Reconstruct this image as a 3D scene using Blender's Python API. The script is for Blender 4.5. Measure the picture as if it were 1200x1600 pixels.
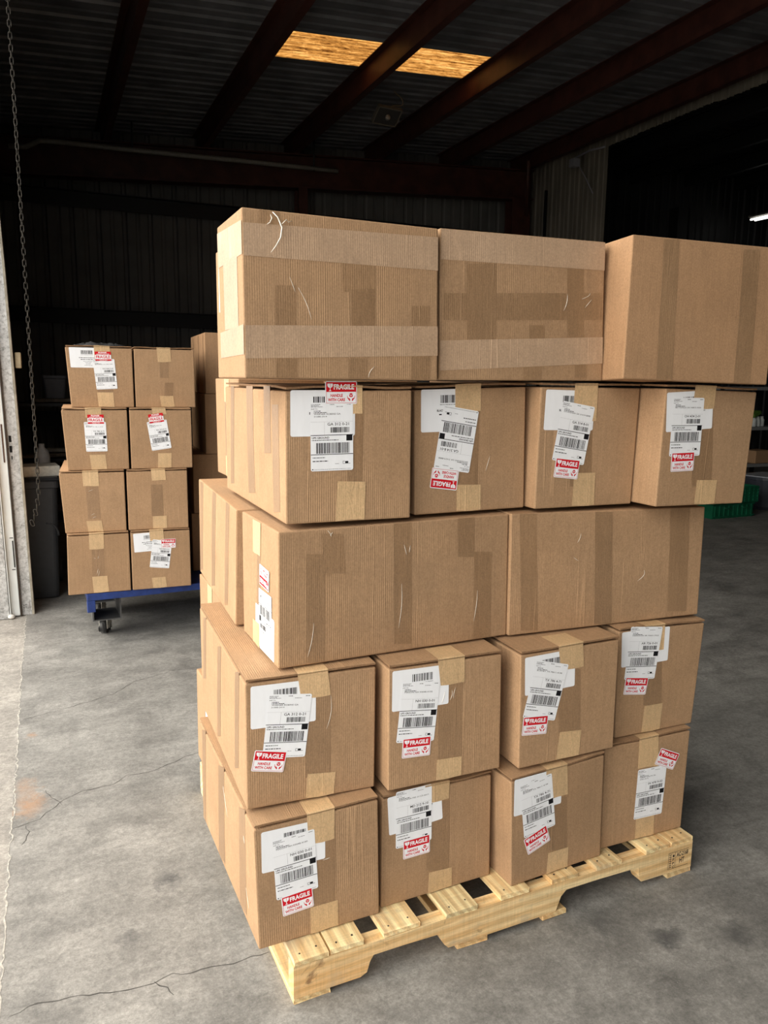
import bpy, bmesh, math, random
from mathutils import Vector, Matrix
random.seed(7)
for o in list(bpy.data.objects): bpy.data.objects.remove(o)
C = bpy.context.scene.collection
scene = bpy.context.scene
PI = math.pi

# ------------------------------------------------------------------ camera
cam_d = bpy.data.cameras.new('camera'); cam = bpy.data.objects.new('camera', cam_d); C.objects.link(cam)
cam_d.sensor_fit = 'VERTICAL'; cam_d.sensor_height = 36; cam_d.lens = 36*1210.9073/1600
cam_d.clip_start = 0.05; cam_d.clip_end = 200
th, ro = math.radians(9.6196), math.radians(0.7076)
fw = Vector((0, math.cos(th), -math.sin(th))); u0 = Vector((0, math.sin(th), math.cos(th))); r0 = Vector((1, 0, 0))
rt = r0*math.cos(ro)+u0*math.sin(ro); up = -r0*math.sin(ro)+u0*math.cos(ro)
M = Matrix((rt, up, -fw)).transposed().to_4x4(); M.translation = Vector((0, 0, 1.4105))
cam.matrix_world = M
scene.camera = cam
scene.view_settings.view_transform = 'Standard'; scene.view_settings.look = 'None'
scene.view_settings.gamma = 1.0; scene.view_settings.use_curve_mapping = False
scene.view_settings.exposure = -1.23

# building frame: bx to the right, by into the hall, z up; the loading door lies in the plane bx = -0.17
BA = math.radians(23.6)
EX = Vector((math.cos(BA), math.sin(BA), 0)); EY = Vector((-math.sin(BA), math.cos(BA), 0))
def bw(x, y, z=0.0): return EX*x+EY*y+Vector((0, 0, z))
def rb(x, y, z): return (bw(x, y, z))

# ------------------------------------------------------------------ sky, sun
SKY_LOW, SKY_HIGH = 3.6, 13.0
w = bpy.data.worlds.new('sky'); scene.world = w; w.use_nodes = True
nt = w.node_tree; bg = nt.nodes['Background']
tc = nt.nodes.new('ShaderNodeTexCoord'); dp = nt.nodes.new('ShaderNodeVectorMath'); dp.operation = 'DOT_PRODUCT'
hz = (EX*(-.90) + EY*.10 + Vector((0, 0, .62))).normalized(); dp.inputs[1].default_value = hz
nt.links.new(tc.outputs['Generated'], dp.inputs[0])
mr = nt.nodes.new('ShaderNodeMapRange'); nt.links.new(dp.outputs['Value'], mr.inputs[0])      # bright sky lobe added on the door side to light the left faces
mr.interpolation_type = 'SMOOTHSTEP'; mr.inputs[1].default_value = .15; mr.inputs[2].default_value = 1.0; mr.inputs[3].default_value = SKY_LOW; mr.inputs[4].default_value = SKY_HIGH
cr = nt.nodes.new('ShaderNodeValToRGB'); nt.links.new(dp.outputs['Value'], cr.inputs[0]); nt.links.new(cr.outputs[0], bg.inputs[0]); nt.links.new(mr.outputs[0], bg.inputs[1])
cr.color_ramp.elements[0].position = 0.0; cr.color_ramp.elements[0].color = (.97, .98, 1.0, 1)
cr.color_ramp.elements[1].position = 0.9; cr.color_ramp.elements[1].color = (1.0, 0.95, 0.86, 1)
sl = bpy.data.lights.new('sun', 'SUN'); sun = bpy.data.objects.new('sun', sl); C.objects.link(sun)
sl.energy = 5.0; sl.angle = math.radians(2); sl.color = (1.0, 0.93, 0.82)
sdir = (EX*0.62 + EY*(-0.25) + Vector((0, 0, 1.0))).normalized()      # towards the sun: over the roof, behind the building
sun.rotation_euler = sdir.to_track_quat('Z', 'Y').to_euler()
pl = bpy.data.lights.new('door_portal', 'AREA'); po = bpy.data.objects.new('door_portal', pl); C.objects.link(po)
pl.shape = 'RECTANGLE'; pl.size = 7.2; pl.size_y = 3.9; pl.cycles.is_portal = True
po.location = bw(-0.2, 1.45, 1.95)
po.rotation_euler = Matrix((EY, Vector((0, 0, 1)), EX)).transposed().to_euler()
po.rotation_euler = Matrix((EY, Vector((0, 0, 1)), EX)).transposed().to_3x3().to_euler()
zt = po.rotation_euler.to_matrix() @ Vector((0, 0, -1))
if zt.dot(EX) < 0: po.rotation_euler = Matrix((-EY, Vector((0, 0, 1)), -EX)).transposed().to_3x3().to_euler()

# ------------------------------------------------------------------ materials
def srgb(r, g, b):
    f = lambda c: ((c/255+0.055)/1.055)**2.4 if c > 10 else c/255/12.92
    return (f(r), f(g), f(b), 1)
class NT:
    def __init__(s, name, rough=0.6, metal=0.0, spec=0.5):
        s.m = bpy.data.materials.new(name); s.m.use_nodes = True; s.t = s.m.node_tree
        s.b = s.t.nodes['Principled BSDF']; s.b.inputs['Roughness'].default_value = rough
        s.b.inputs['Metallic'].default_value = metal; s.b.inputs['Specular IOR Level'].default_value = spec
    def n(s, typ, **k):
        x = s.t.nodes.new('ShaderNode'+typ)
        for a, v in k.items(): setattr(x, a, v)
        return x
    def l(s, a, b): s.t.links.new(a, b)
    def val(s, inp, v):
        if hasattr(v, 'is_output') or hasattr(v, 'links'): s.l(v, inp)
        else: inp.default_value = v
    def math(s, op, a, b=0.0, c=0.0, clamp=False):
        x = s.n('Math', operation=op, use_clamp=clamp); s.val(x.inputs[0], a); s.val(x.inputs[1], b); s.val(x.inputs[2], c); return x.outputs[0]
    def noise(s, vec, scale, detail=4, rough=0.55, dist=0.0):
        x = s.n('TexNoise'); s.l(vec, x.inputs['Vector']); x.inputs['Scale'].default_value = scale
        x.inputs['Detail'].default_value = detail; x.inputs['Roughness'].default_value = rough; x.inputs['Distortion'].default_value = dist
        return x.outputs['Fac']
    def scale(s, vec, sx, sy, sz):
        x = s.n('VectorMath', operation='MULTIPLY'); s.l(vec, x.inputs[0]); x.inputs[1].default_value = (sx, sy, sz); return x.outputs[0]
    def addv(s, vec, val):
        x = s.n('VectorMath', operation='ADD'); s.l(vec, x.inputs[0]); s.l(val, x.inputs[1]); return x.outputs[0]
    def ramp(s, fac, stops):
        x = s.n('ValToRGB'); s.l(fac, x.inputs[0]); e = x.color_ramp.elements
        while len(e) < len(stops): e.new(0.5)
        for i, (p, c) in enumerate(stops): e[i].position = p; e[i].color = c if len(c) == 4 else (*c, 1)
        return x.outputs[0]
    def rng(s, fac, a, b, c, d):
        x = s.n('MapRange'); s.l(fac, x.inputs[0])
        for i, v in enumerate((a, b, c, d)): x.inputs[i+1].default_value = v
        return x.outputs[0]
    def mix(s, fac, a, b, mode='MIX'):
        x = s.n('Mix', data_type='RGBA', blend_type=mode); s.val(x.inputs[0], fac)
        s.val(x.inputs[6], a); s.val(x.inputs[7], b); return x.outputs[2]
    def bump(s, h, strength, dist, prev=None):
        x = s.n('Bump'); s.l(h, x.inputs['Height']); x.inputs['Strength'].default_value = strength; x.inputs['Distance'].default_value = dist
        if prev: s.l(prev, x.inputs['Normal'])
        return x.outputs[0]
    def out(s, col=None, nor=None, rough=None):
        if col is not None: s.val(s.b.inputs['Base Color'], col)
        if nor is not None: s.l(nor, s.b.inputs['Normal'])
        if rough is not None: s.val(s.b.inputs['Roughness'], rough)
        return s.m
def plain(name, col, rough=0.5, metal=0.0, spec=0.4, var=0.12, scale=30, bump=0.0):
    t = NT(name, rough, metal, spec); tc = t.n('TexCoord').outputs['Object']
    f = t.noise(tc, scale, 4)
    v = t.rng(f, 0.3, 0.7, 1-var, 1+var)
    c = t.mix(1.0, col, v, 'MULTIPLY')
    nor = t.bump(f, bump, 0.002) if bump else None
    return t.out(c, nor)

def cardboard(name, base, tint=(1, 1, 1), gloss=0.0, wrinkle=0.0, flute=1.0):
    t = NT(name, 0.85 if not gloss else gloss, 0, 0.25 if not gloss else 0.5)
    uv = t.n('UVMap').outputs[0]; info = t.n('ObjectInfo'); rnd = info.outputs['Random']
    off = t.n('CombineXYZ'); s1 = t.math('MULTIPLY', rnd, 13.7); t.l(s1, off.inputs[0]); t.l(s1, off.inputs[2])
    vec = t.addv(uv, off.outputs[0])
    sx = t.n('SeparateXYZ'); t.l(vec, sx.inputs[0])
    mott = t.noise(vec, 9, 3)
    fib = t.noise(t.scale(vec, 1, .7, 1), 300, 3, .7)
    stre = t.noise(t.scale(vec, 1, .04, 1), 150, 2, .6)          # vertical streaks of the corrugated liner
    sin = t.math('SINE', t.math('MULTIPLY', sx.outputs[0], 2*PI/0.0052))
    fl = t.math('MULTIPLY', sin, t.rng(mott, .38, .68, .1*flute, 1.0*flute))
    crn = t.noise(t.scale(vec, 1, .02, 1), 11, 1, .5)
    cre = t.math('ABSOLUTE', t.math('SUBTRACT', crn, .5))
    cre = t.rng(cre, 0.0, 0.006, 1, 0)
    cre = t.math('MULTIPLY', cre, t.rng(t.noise(t.scale(vec, 1, .5, 1), 7, 1), .5, .56, 0, 1))
    v = t.rng(mott, .3, .7, .93, 1.06)
    v = t.math('MULTIPLY', v, t.rng(fib, .25, .75, .80, 1.18))
    v = t.math('MULTIPLY', v, t.rng(t.noise(t.scale(vec, 1, .6, 1), 95, 4, .7), .3, .7, .93, 1.06))
    v = t.math('MULTIPLY', v, t.rng(stre, .3, .7, .95, 1.05))
    v = t.math('MULTIPLY', v, t.rng(rnd, 0, 1, .95, 1.05))
    v = t.math('ADD', v, t.math('MULTIPLY', fl, .025))
    v = t.math('ADD', v, t.math('MULTIPLY', cre, .20))
    c = t.mix(1.0, (base[0]*tint[0], base[1]*tint[1], base[2]*tint[2], 1), v, 'MULTIPLY')
    hue = t.noise(vec, 3, 2)
    c = t.mix(t.rng(hue, .35, .65, 0, .25), c, t.mix(1.0, c, (1.0, .93, .84, 1), 'MULTIPLY'))
    n = t.bump(fl, .35, .0005)
    n = t.bump(cre, .5, .001, n)
    n = t.bump(fib, .25, .0004, n)
    if wrinkle:
        wr = t.noise(t.scale(vec, 1, .35, 1), 60, 4, .6, 1.5)
        n = t.bump(wr, wrinkle, .002, n)
    return t.out(c, n)
KR = (0.405, 0.255, 0.145)
M_CARD = cardboard('kraft_cardboard', KR)
M_CARD2 = cardboard('kraft_cardboard_smooth', (0.385, 0.232, 0.128), flute=.4)
M_CLEAR = cardboard('clear_packing_tape', (0.315, 0.195, 0.108), gloss=.38, wrinkle=.35, flute=.5)
M_BAND = cardboard('frosted_strapping_tape', (0.475, 0.328, 0.218), gloss=.5, wrinkle=.15, flute=.5)
M_TAPE = cardboard('kraft_paper_tape', (0.62, 0.425, 0.235), gloss=.55, wrinkle=.45, flute=.35)
M_INNER = plain('cardboard_edge', (0.27, 0.155, 0.08, 1), .9, var=.2, scale=200)
def paper(name, col, bump=.15, rough=.6):
    t = NT(name, rough, 0, .12); uv = t.n('UVMap').outputs[0]
    f = t.noise(t.scale(uv, 1, .25, 1), 45, 3, .5, .8)
    return t.out(t.mix(1.0, col, t.rng(f, .3, .7, .97, 1.02), 'MULTIPLY'), t.bump(f, bump, .0015))
M_WHITE = paper('white_label_paper', (.89, .905, .94, 1))
M_PRINT = plain('black_print', (.012, .012, .014, 1), .7, 0, .1, var=0)
M_GREY = plain('grey_print', (.25, .25, .27, 1), .7, 0, .1, var=0)
M_RED = paper('red_sticker_ink', (.62, .012, .022, 1), .08, .6)
# ------------------------------------------------------------------ mesh helpers
def link(name, me, parent=None):
    o = bpy.data.objects.new(name, me); C.objects.link(o)
    if parent: o.parent = parent
    return o
def finish(bm, name, mats, parent=None, smooth=False, loc=None, rot=None):
    me = bpy.data.meshes.new(name); bm.to_mesh(me); bm.free()
    for m in (mats if isinstance(mats, (list, tuple)) else [mats]): me.materials.append(m)
    if smooth:
        for p in me.polygons: p.use_smooth = True
    o = link(name, me, parent)
    if loc is not None: o.location = loc
    if rot is not None: o.rotation_euler = rot
    return o
def tag(o, label=None, cat=None, group=None, kind=None):
    for k, v in (('label', label), ('category', cat), ('group', group), ('kind', kind)):
        if v: o[k] = v
    return o
def empty(name, loc, rz, label, cat, group=None):
    o = bpy.data.objects.new(name, None); C.objects.link(o); o.location = loc; o.rotation_euler = (0, 0, rz); o.empty_display_size = .1
    return tag(o, label, cat, group)
def box(bm, x0, x1, y0, y1, z0, z1, bev=0.0, mi=0, mat=None):
    r = bmesh.ops.create_cube(bm, size=1)['verts']
    for v in r:
        v.co = Vector((x0+(v.co.x+.5)*(x1-x0), y0+(v.co.y+.5)*(y1-y0), z0+(v.co.z+.5)*(z1-z0)))
        if mat: v.co = mat @ v.co
    fs = {f for v in r for f in v.link_faces}
    for f in fs: f.material_index = mi
    if bev:
        es = {e for v in r for e in v.link_edges}
        bmesh.ops.bevel(bm, geom=list(es), offset=bev, segments=2, affect='EDGES', profile=.5, material=-1)
    return r
def tube(bm, pts, r, seg=10, caps=True, mi=0):
    pts = [Vector(p) for p in pts]; rings = []
    rr = r if isinstance(r, (list, tuple)) else [r]*len(pts)
    ref = None
    for i, p in enumerate(pts):
        d = (pts[min(i+1, len(pts)-1)]-pts[max(i-1, 0)]).normalized()
        if ref is None: ref = d.orthogonal().normalized()
        ref = (ref-d*ref.dot(d)).normalized(); b = d.cross(ref)
        rings.append([bm.verts.new(p+(ref*math.cos(2*PI*k/seg)+b*math.sin(2*PI*k/seg))*rr[i]) for k in range(seg)])
    for a, b in zip(rings, rings[1:]):
        for k in range(seg):
            f = bm.faces.new((a[k], a[(k+1) % seg], b[(k+1) % seg], b[k])); f.material_index = mi; f.smooth = True
    if caps:
        bm.faces.new(rings[0][::-1]).material_index = mi; bm.faces.new(rings[-1]).material_index = mi
def prism(bm, poly, y0, y1, axis='y', mi=0):
    def P(a, b, c): return Vector((a, c, b)) if axis == 'y' else (Vector((c, a, b)) if axis == 'x' else Vector((a, b, c)))
    A = [bm.verts.new(P(a, b, y0)) for a, b in poly]; B = [bm.verts.new(P(a, b, y1)) for a, b in poly]
    n = len(poly)
    for i in range(n): bm.faces.new((A[i], A[(i+1) % n], B[(i+1) % n], B[i])).material_index = mi
    bm.faces.new(A[::-1]).material_index = mi; bm.faces.new(B).material_index = mi
    bmesh.ops.recalc_face_normals(bm, faces=bm.faces[:])
def arc(p, q, n=6): return [p.lerp(q, i/n) for i in range(n+1)]

_text = {}
def text_mesh(s, bold=0.0):
    k = (s, bold)
    if k in _text: return _text[k]
    cu = bpy.data.curves.new('t', 'FONT'); cu.body = s; cu.size = 1; cu.offset = bold; cu.resolution_u = 2
    o = bpy.data.objects.new('t', cu); C.objects.link(o)
    dg = bpy.context.evaluated_depsgraph_get(); me = o.evaluated_get(dg).to_mesh()
    vs = [(v.co.x, v.co.y) for v in me.vertices]; fs = [tuple(p.vertices) for p in me.polygons]
    bpy.data.objects.remove(o)
    x0 = min(v[0] for v in vs); x1 = max(v[0] for v in vs); y0 = min(v[1] for v in vs); y1 = max(v[1] for v in vs)
    _text[k] = ([((a-x0)/(x1-x0), (b-y0)/(y1-y0)) for a, b in vs], fs)
    return _text[k]

class Sheet:
    """A flat printed piece laid on a surface: everything goes through fn(x, y, lift) -> 3D point."""
    def __init__(s, fn): s.bm = bmesh.new(); s.fn = fn; s.uv = s.bm.loops.layers.uv.new('UVMap')
    def face(s, pts, idx, mi, lift):
        vs = [s.bm.verts.new(s.fn(x, y, lift)) for x, y in pts]
        for f in idx:
            try: fc = s.bm.faces.new([vs[i] for i in f])
            except ValueError: continue
            fc.material_index = mi
            for lp, i in zip(fc.loops, f): lp[s.uv].uv = (pts[i][0], pts[i][1])
    def rect(s, x0, y0, x1, y1, mi=0, lift=0.0, cell=.02, rad=0.0):
        nx = max(1, math.ceil((x1-x0)/cell)); ny = max(1, math.ceil((y1-y0)/cell))
        xs = [x0+(x1-x0)*i/nx for i in range(nx+1)]; ys = [y0+(y1-y0)*i/ny for i in range(ny+1)]
        if rad:
            xs = [x0, x0+rad]+[x for x in xs if x0+rad < x < x1-rad]+[x1-rad, x1]
            ys = [y0, y0+rad]+[y for y in ys if y0+rad < y < y1-rad]+[y1-rad, y1]
        pts = []
        for j, y in enumerate(ys):
            for i, x in enumerate(xs):
                if rad and i in (0, len(xs)-1) and j in (0, len(ys)-1):
                    x += rad*.3*(1 if i == 0 else -1); y2 = y+rad*.3*(1 if j == 0 else -1)
                else: y2 = y
                pts.append((x, y2))
        n = len(xs)
        s.face(pts, [(j*n+i, j*n+i+1, (j+1)*n+i+1, (j+1)*n+i) for j in range(len(ys)-1) for i in range(n-1)], mi, lift)
    def text(s, t, x0, y0, x1, y1, mi=1, lift=.00015, bold=0.0):
        v, f = text_mesh(t, bold); s.face([(x0+a*(x1-x0), y0+b*(y1-y0)) for a, b in v], f, mi, lift)
    def poly(s, pts, mi=1, lift=.00015): s.face(pts, [tuple(range(len(pts)))], mi, lift)
    def bars(s, x0, y0, x1, y1, seed, n=40, mi=1):
        r = random.Random(seed); x = x0; u = (x1-x0)/n
        while x < x1-u*.3:
            wd = u*r.choice((.4, .4, .8, .8, 1.3)); s.rect(x, y0, min(x+wd, x1), y1, mi, .00015, cell=.025); x += wd+u*r.choice((.35, .35, .7, 1.0))
    def dashes(s, x0, y, x1, h, seed, mi=2):
        r = random.Random(seed); x = x0
        while x < x1:
            wd = h*r.choice((.8, 1.2, 1.8, 2.6)); s.rect(x, y, min(x+wd, x1), y+h*.75, mi, .00012, cell=.03); x += wd+h*.5
def shipping(sh, txt, seed):
    W, Hh = .1016, .1524; k = .000254; q = .000243
    X = lambda p: (p-347)*k
    Y = lambda p: (554-p)*q
    sh.rect(-W/2, -Hh/2, W/2, Hh/2, 0, 0, .014, rad=.004)
    code, l1, l2 = txt.split('|')
    for i, (a, y) in enumerate(((240, 262), (225, 272), (262, 282))): sh.dashes(X(155), Y(y), X(a), .0018, seed+i)
    sh.dashes(X(330), Y(262), X(370), .0020, seed+4, 1); sh.dashes(X(490), Y(262), X(530), .0018, seed+5, 1); sh.dashes(X(390), Y(282), X(455), .0018, seed+6)
    sh.text('SHIP TO:', X(155), Y(304), X(215), Y(294))
    sh.dashes(X(180), Y(321), X(245), .0021, seed+7, 1); sh.dashes(X(180), Y(335), X(300), .0021, seed+8, 1)
    wd = min(330, 15.5*len(l1))
    sh.text(l1, X(180), Y(353), X(180+wd), Y(338))
    if l2: sh.text(l2, X(180), Y(374), X(180+12*len(l2)), Y(361))
    sh.rect(X(148), Y(416), X(546), Y(415), 2, .0001)
    sh.rect(X(276), Y(538), X(277.5), Y(416), 2, .0001)
    sh.text(code, X(305), Y(451), X(508), Y(425), bold=.008)
    sh.bars(X(334), Y(516), X(512), Y(467), seed+9, 30)
    sh.rect(X(148), Y(541), X(546), Y(535), 1, .00015)
    sh.text('UPS GROUND', X(160), Y(571), X(320), Y(552), bold=.02)
    sh.dashes(X(160), Y(587), X(408), .0022, seed+10, 1)
    sh.rect(X(482), Y(593), X(540), Y(537), 1, .00015)
    sh.bars(X(198), Y(706), X(512), Y(608), seed+11, 44)
    sh.rect(X(148), Y(718), X(546), Y(712), 1, .00015)
    sh.dashes(X(165), Y(747), X(280), .0022, seed+12, 1); sh.dashes(X(165), Y(780), X(308), .0026, seed+13, 1)
    sh.dashes(X(376), Y(806), X(412), .0014, seed+14)
    sh.rect(X(448), Y(806), X(520), Y(803), 1, .00015); sh.rect(X(448), Y(784), X(468), Y(781), 1, .00015); sh.rect(X(448), Y(806), X(451), Y(781), 1, .00015); sh.rect(X(470), Y(802), X(500), Y(783), 1, .00015)
    sh.rect(X(160), Y(857), X(170), Y(846), 1, .00015); sh.dashes(X(180), Y(855), X(530), .0014, seed+15)
def product(sh, seed, word=True):
    W, Hh = .1524, .1016; sh.rect(-W/2, -Hh/2, W/2, Hh/2, 0, 0, .014, rad=.004)
    X = lambda p: (p-177.5)*.000588
    Y = lambda p: (198.5-p)*.000588
    sh.bars(X(138), Y(168), X(230), Y(136), seed, 24); sh.dashes(X(136), Y(176), X(232), .0022, seed+1)
    if word: sh.text('BLACK', X(122), Y(203), X(156), Y(194), bold=.03)
    else: sh.dashes(X(120), Y(202), X(158), .004, seed+9, 1)
    sh.dashes(X(160), Y(202), X(262), .004, seed+2, 1); sh.dashes(X(132), Y(217), X(250), .004, seed+3, 1)
    for i, (a, y) in enumerate(((75, 232), (50, 243), (36, 254), (62, 266))): sh.dashes(X(190-a*.5), Y(y), X(190+a*.5), .0026, seed+4+i)
def fragile(sh):
    W, Hh = .076, .0505
    X = lambda p: (p-431.5)*.000256
    Y = lambda p: (139-p)*.000243
    sh.rect(-W/2, -Hh/2, W/2, Hh/2, 0, 0, .014, rad=.003)
    L = .00012
    sh.rect(X(292), Y(132), X(573), Y(44), 3, L)
    for a in ((292, 132, 295, 234), (570, 132, 573, 234), (292, 231, 573, 234)): sh.rect(X(a[0]), Y(a[3]), X(a[2]), Y(a[1]), 3, L)
    glass = [(303, 56), (353, 56), (354, 72), (348, 88), (332, 96), (331, 116), (343, 124), (314, 124), (326, 116), (325, 96), (309, 88), (302, 72)]
    sh.poly([(X(a), Y(b)) for a, b in glass][::-1], 0, L+.0001)
    sh.poly([(X(a), Y(b)) for a, b in ((333, 56), (327, 70), (333, 78), (327, 90), (330, 90), (336, 78), (330, 70), (336, 56))][::-1], 3, L+.0002)
    sh.text('FRAGILE', X(362), Y(111), X(553), Y(62), 0, L+.0001, .035)
    sh.text('HANDLE', X(332), Y(178), X(446), Y(150), 3, L, .035)
    sh.text('WITH CARE', X(308), Y(217), X(468), Y(189), 3, L, .035)
    sh.poly([(X(a), Y(b)) for a, b in ((524, 143), (541, 152), (541, 173), (524, 184), (507, 173), (507, 152))][::-1], 3, L)
    sh.poly([(X(a), Y(b)) for a, b in ((523, 168), (508, 157), (510, 154), (524, 163), (538, 154), (540, 157), (525, 168), (525, 182), (523, 182))][::-1], 0, L+.0001)
    for m in (1, -1):
        hand = [(524-m*37, 168), (524-m*33, 166), (524-m*30, 182), (524-m*20, 193), (524-m*18, 187), (524-m*10, 195), (524-m*7, 214), (524-m*17, 214), (524-m*20, 205), (524-m*32, 194)]
        pp = [(X(a), Y(b)) for a, b in hand]; sh.poly(pp[::-1] if m == 1 else pp, 3, L)
def please(sh):
    W, Hh = .075, .0465; sh.rect(-W/2, -Hh/2, W/2, Hh/2, 0, 0, .014, rad=.001); L = .00012
    sh.rect(-W/2, Hh/2-.0165, W/2, Hh/2, 3, L); sh.rect(-W/2, -Hh/2, W/2, -Hh/2+.008, 3, L)
    sh.text('PLEASE', -.0205, Hh/2-.009, .018, Hh/2-.0015, 0, L+.0001, .035)
    sh.text('HANDLE WITH CARE', -.029, Hh/2-.0150, .029, Hh/2-.0108, 0, L+.0001, .02)
    sh.text('FRAGILE', -.033, -.011, .033, .0035, 3, L, .03)
    sh.text('THANK YOU', -.018, -Hh/2+.002, .018, -Hh/2+.006, 0, L+.0001, .02)

# ------------------------------------------------------------------ a carton from its eight corners
FACES = {'F': (0, 1, 2, 3), 'L': (4, 0, 3, 7), 'R': (1, 5, 6, 2), 'K': (5, 4, 7, 6), 'T': (3, 2, 6, 7), 'B': (4, 5, 1, 0)}
LIFT = {'clear': .0004, 'prod': .0008, 'band': .0007, 'kraft': .0012, 'ship': .0016, 'stick': .0021, 'please': .0021}
PART = {'clear': 'clear_tape', 'band': 'tape_band', 'kraft': 'paper_tape', 'prod': 'product_label', 'ship': 'shipping_label', 'stick': 'fragile_sticker', 'please': 'fragile_sticker'}
class Carton:
    def __init__(s, P, name, label, group, flap=False, seed=0, mat=None, bulge=None):
        s.r = random.Random(seed); mat = mat or M_CARD
        base = sum((P[i] for i in (0, 1, 4, 5)), Vector())/4
        e = P[1]-P[0]; rz = math.atan2(e.y, e.x)
        s.root = empty(name, base, rz, label, 'box', group)
        R = Matrix.Rotation(-rz, 3, 'Z'); s.P = [R @ (p-base) for p in P]
        s.amp = {k: s.r.uniform(.0004, .0016) for k in 'FLRK'}
        if bulge: s.amp.update(bulge)
        s.flap = flap; s.top = s.P[2].z
        Q = [p.copy() for p in s.P]
        if flap:
            for i in (2, 3, 6, 7): Q[i].z -= .0115
        bm = bmesh.new(); uvl = bm.loops.layers.uv.new('UVMap'); N = 10
        for k, idx in FACES.items():
            q = [Q[i] for i in idx]; wd = (q[1]-q[0]).length; hh = (q[3]-q[0]).length; ou, ov = s.r.uniform(0, 5), s.r.uniform(0, 5)
            n = (q[1]-q[0]).cross(q[3]-q[0]).normalized(); A = s.amp.get(k, 0)
            g = [[bm.verts.new(q[0]*(1-a)*(1-b)+q[1]*a*(1-b)+q[2]*a*b+q[3]*(1-a)*b+n*A*math.sin(PI*a)*math.sin(PI*b)) for a in [i/N for i in range(N+1)]] for b in [j/N for j in range(N+1)]]
            for j in range(N):
                for i in range(N):
                    f = bm.faces.new((g[j][i], g[j][i+1], g[j+1][i+1], g[j+1][i]))
                    for lp, (a, b) in zip(f.loops, ((i, j), (i+1, j), (i+1, j+1), (i, j+1))): lp[uvl].uv = (ou+a/N*wd, ov+b/N*hh)
        bmesh.ops.remove_doubles(bm, verts=bm.verts[:], dist=1e-5)
        sharp = [ed for ed in bm.edges if len(ed.link_faces) == 2 and ed.calc_face_angle(0) > .8]
        bmesh.ops.bevel(bm, geom=sharp, offset=.0035, segments=2, affect='EDGES', profile=.5)
        s.body = finish(bm, 'carton', mat, s.root)
        if flap: s.make_flap(mat)
    def surf(s, face):
        q = [s.P[i] for i in FACES[face]]; n = (q[1]-q[0]).cross(q[3]-q[0]).normalized(); A = s.amp.get(face, 0)
        wd = (q[1]-q[0]).length; hh = (q[3]-q[0]).length
        def fn(x, y, lift):
            a, b = x/wd, y/hh
            m = A*math.sin(PI*min(max(a, 0), 1))*math.sin(PI*min(max(b, 0), 1))
            return q[0]*(1-a)*(1-b)+q[1]*a*(1-b)+q[2]*a*b+q[3]*(1-a)*b+n*(m+lift)
        return fn, wd, hh
    def make_flap(s, mat):
        q = [s.P[i] for i in FACES['T']]; bm = bmesh.new(); uvl = bm.loops.layers.uv.new('UVMap'); N = 24
        ph = s.r.uniform(0, 6); n_ = s.r.choice((1, 2)); amp = s.r.uniform(.0015, .0038)
        out = -(q[3]-q[0]).normalized()
        def pt(a, b, z, e=0): 
            p = q[0]*(1-a)*(1-b)+q[1]*a*(1-b)+q[2]*a*b+q[3]*(1-a)*b
            wob = (amp*(math.sin(n_*2*PI*a+ph)*.6+math.sin(7*a+ph*2)*.3)-.0010)*(1-min(b*7, 1))
            return p+Vector((0, 0, z+min(wob, 0)))+out*e*(1-b)
        s.flap_pt = pt
        bs = [0, .012, .03, .07, .15, .35, .499, .501, .75, 1]
        top = [[bm.verts.new(pt(.006+.988*i/N, b, 0 if abs(b-.5) > .01 else -.0012, .0012+.0006*math.sin(i*2.1+ph))) for i in range(N+1)] for b in bs]
        bot = [[bm.verts.new(pt(.006+.988*i/N, b, -.0048, .0008)) for i in range(N+1)] for b in bs]
        wd = (q[1]-q[0]).length; dd = (q[3]-q[0]).length
        def F(vs, uv, mi=0):
            f = bm.faces.new(vs); f.material_index = mi
            for lp, c in zip(f.loops, uv): lp[uvl].uv = c
        for j in range(len(bs)-1):
            for i in range(N):
                F((top[j][i], top[j][i+1], top[j+1][i+1], top[j+1][i]), [(x/N*wd+2, bs[y]*dd) for x, y in ((i, j), (i+1, j), (i+1, j+1), (i, j+1))])
                F((bot[j][i], bot[j+1][i], bot[j+1][i+1], bot[j][i+1]), [(0, 0)]*4)
            for i in (0, N):
                a = (top[j][i], top[j+1][i], bot[j+1][i], bot[j][i]); F(a if i == 0 else a[::-1], [(0, 0)]*4, 1)
        for i in range(N):
            F((bot[0][i], bot[0][i+1], top[0][i+1], top[0][i]), [(0, 0)]*4, 1)
            F((top[-1][i], top[-1][i+1], bot[-1][i+1], bot[-1][i]), [(0, 0)]*4, 1)
        finish(bm, 'top_flap', [mat, M_INNER], s.root)
    def quad(s, face, kind, c):
        """A strip of tape given by its four corners (BL, BR, TR, TL) in metres on the face."""
        fn, wd, hh = s.surf(face)
        over = kind == 'kraft' and max(c[5], c[7]) > hh-.016 and face == 'F'
        c = list(c)
        for i in (1, 3, 5, 7): c[i] = min(max(c[i], .0025), hh-.0015)
        for i in (0, 2, 4, 6): c[i] = min(max(c[i], .002), wd-.001)
        nx, ny = 4, 12; L = LIFT[kind]; ph = s.r.uniform(0, 9)
        bm = bmesh.new(); uvl = bm.loops.layers.uv.new('UVMap'); rows = []; ou = s.r.uniform(0, 9)
        for j in range(ny+1):
            b = j/ny; row = []
            for i in range(nx+1):
                a = i/nx
                x = c[0]*(1-a)*(1-b)+c[2]*a*(1-b)+c[4]*a*b+c[6]*(1-a)*b; y = c[1]*(1-a)*(1-b)+c[3]*a*(1-b)+c[5]*a*b+c[7]*(1-a)*b
                if kind == 'kraft' and j == 0: y += .0012*math.sin(5*a+ph)
                row.append((fn(x, y, L), (x+ou, y)))
            rows.append(row)
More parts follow.
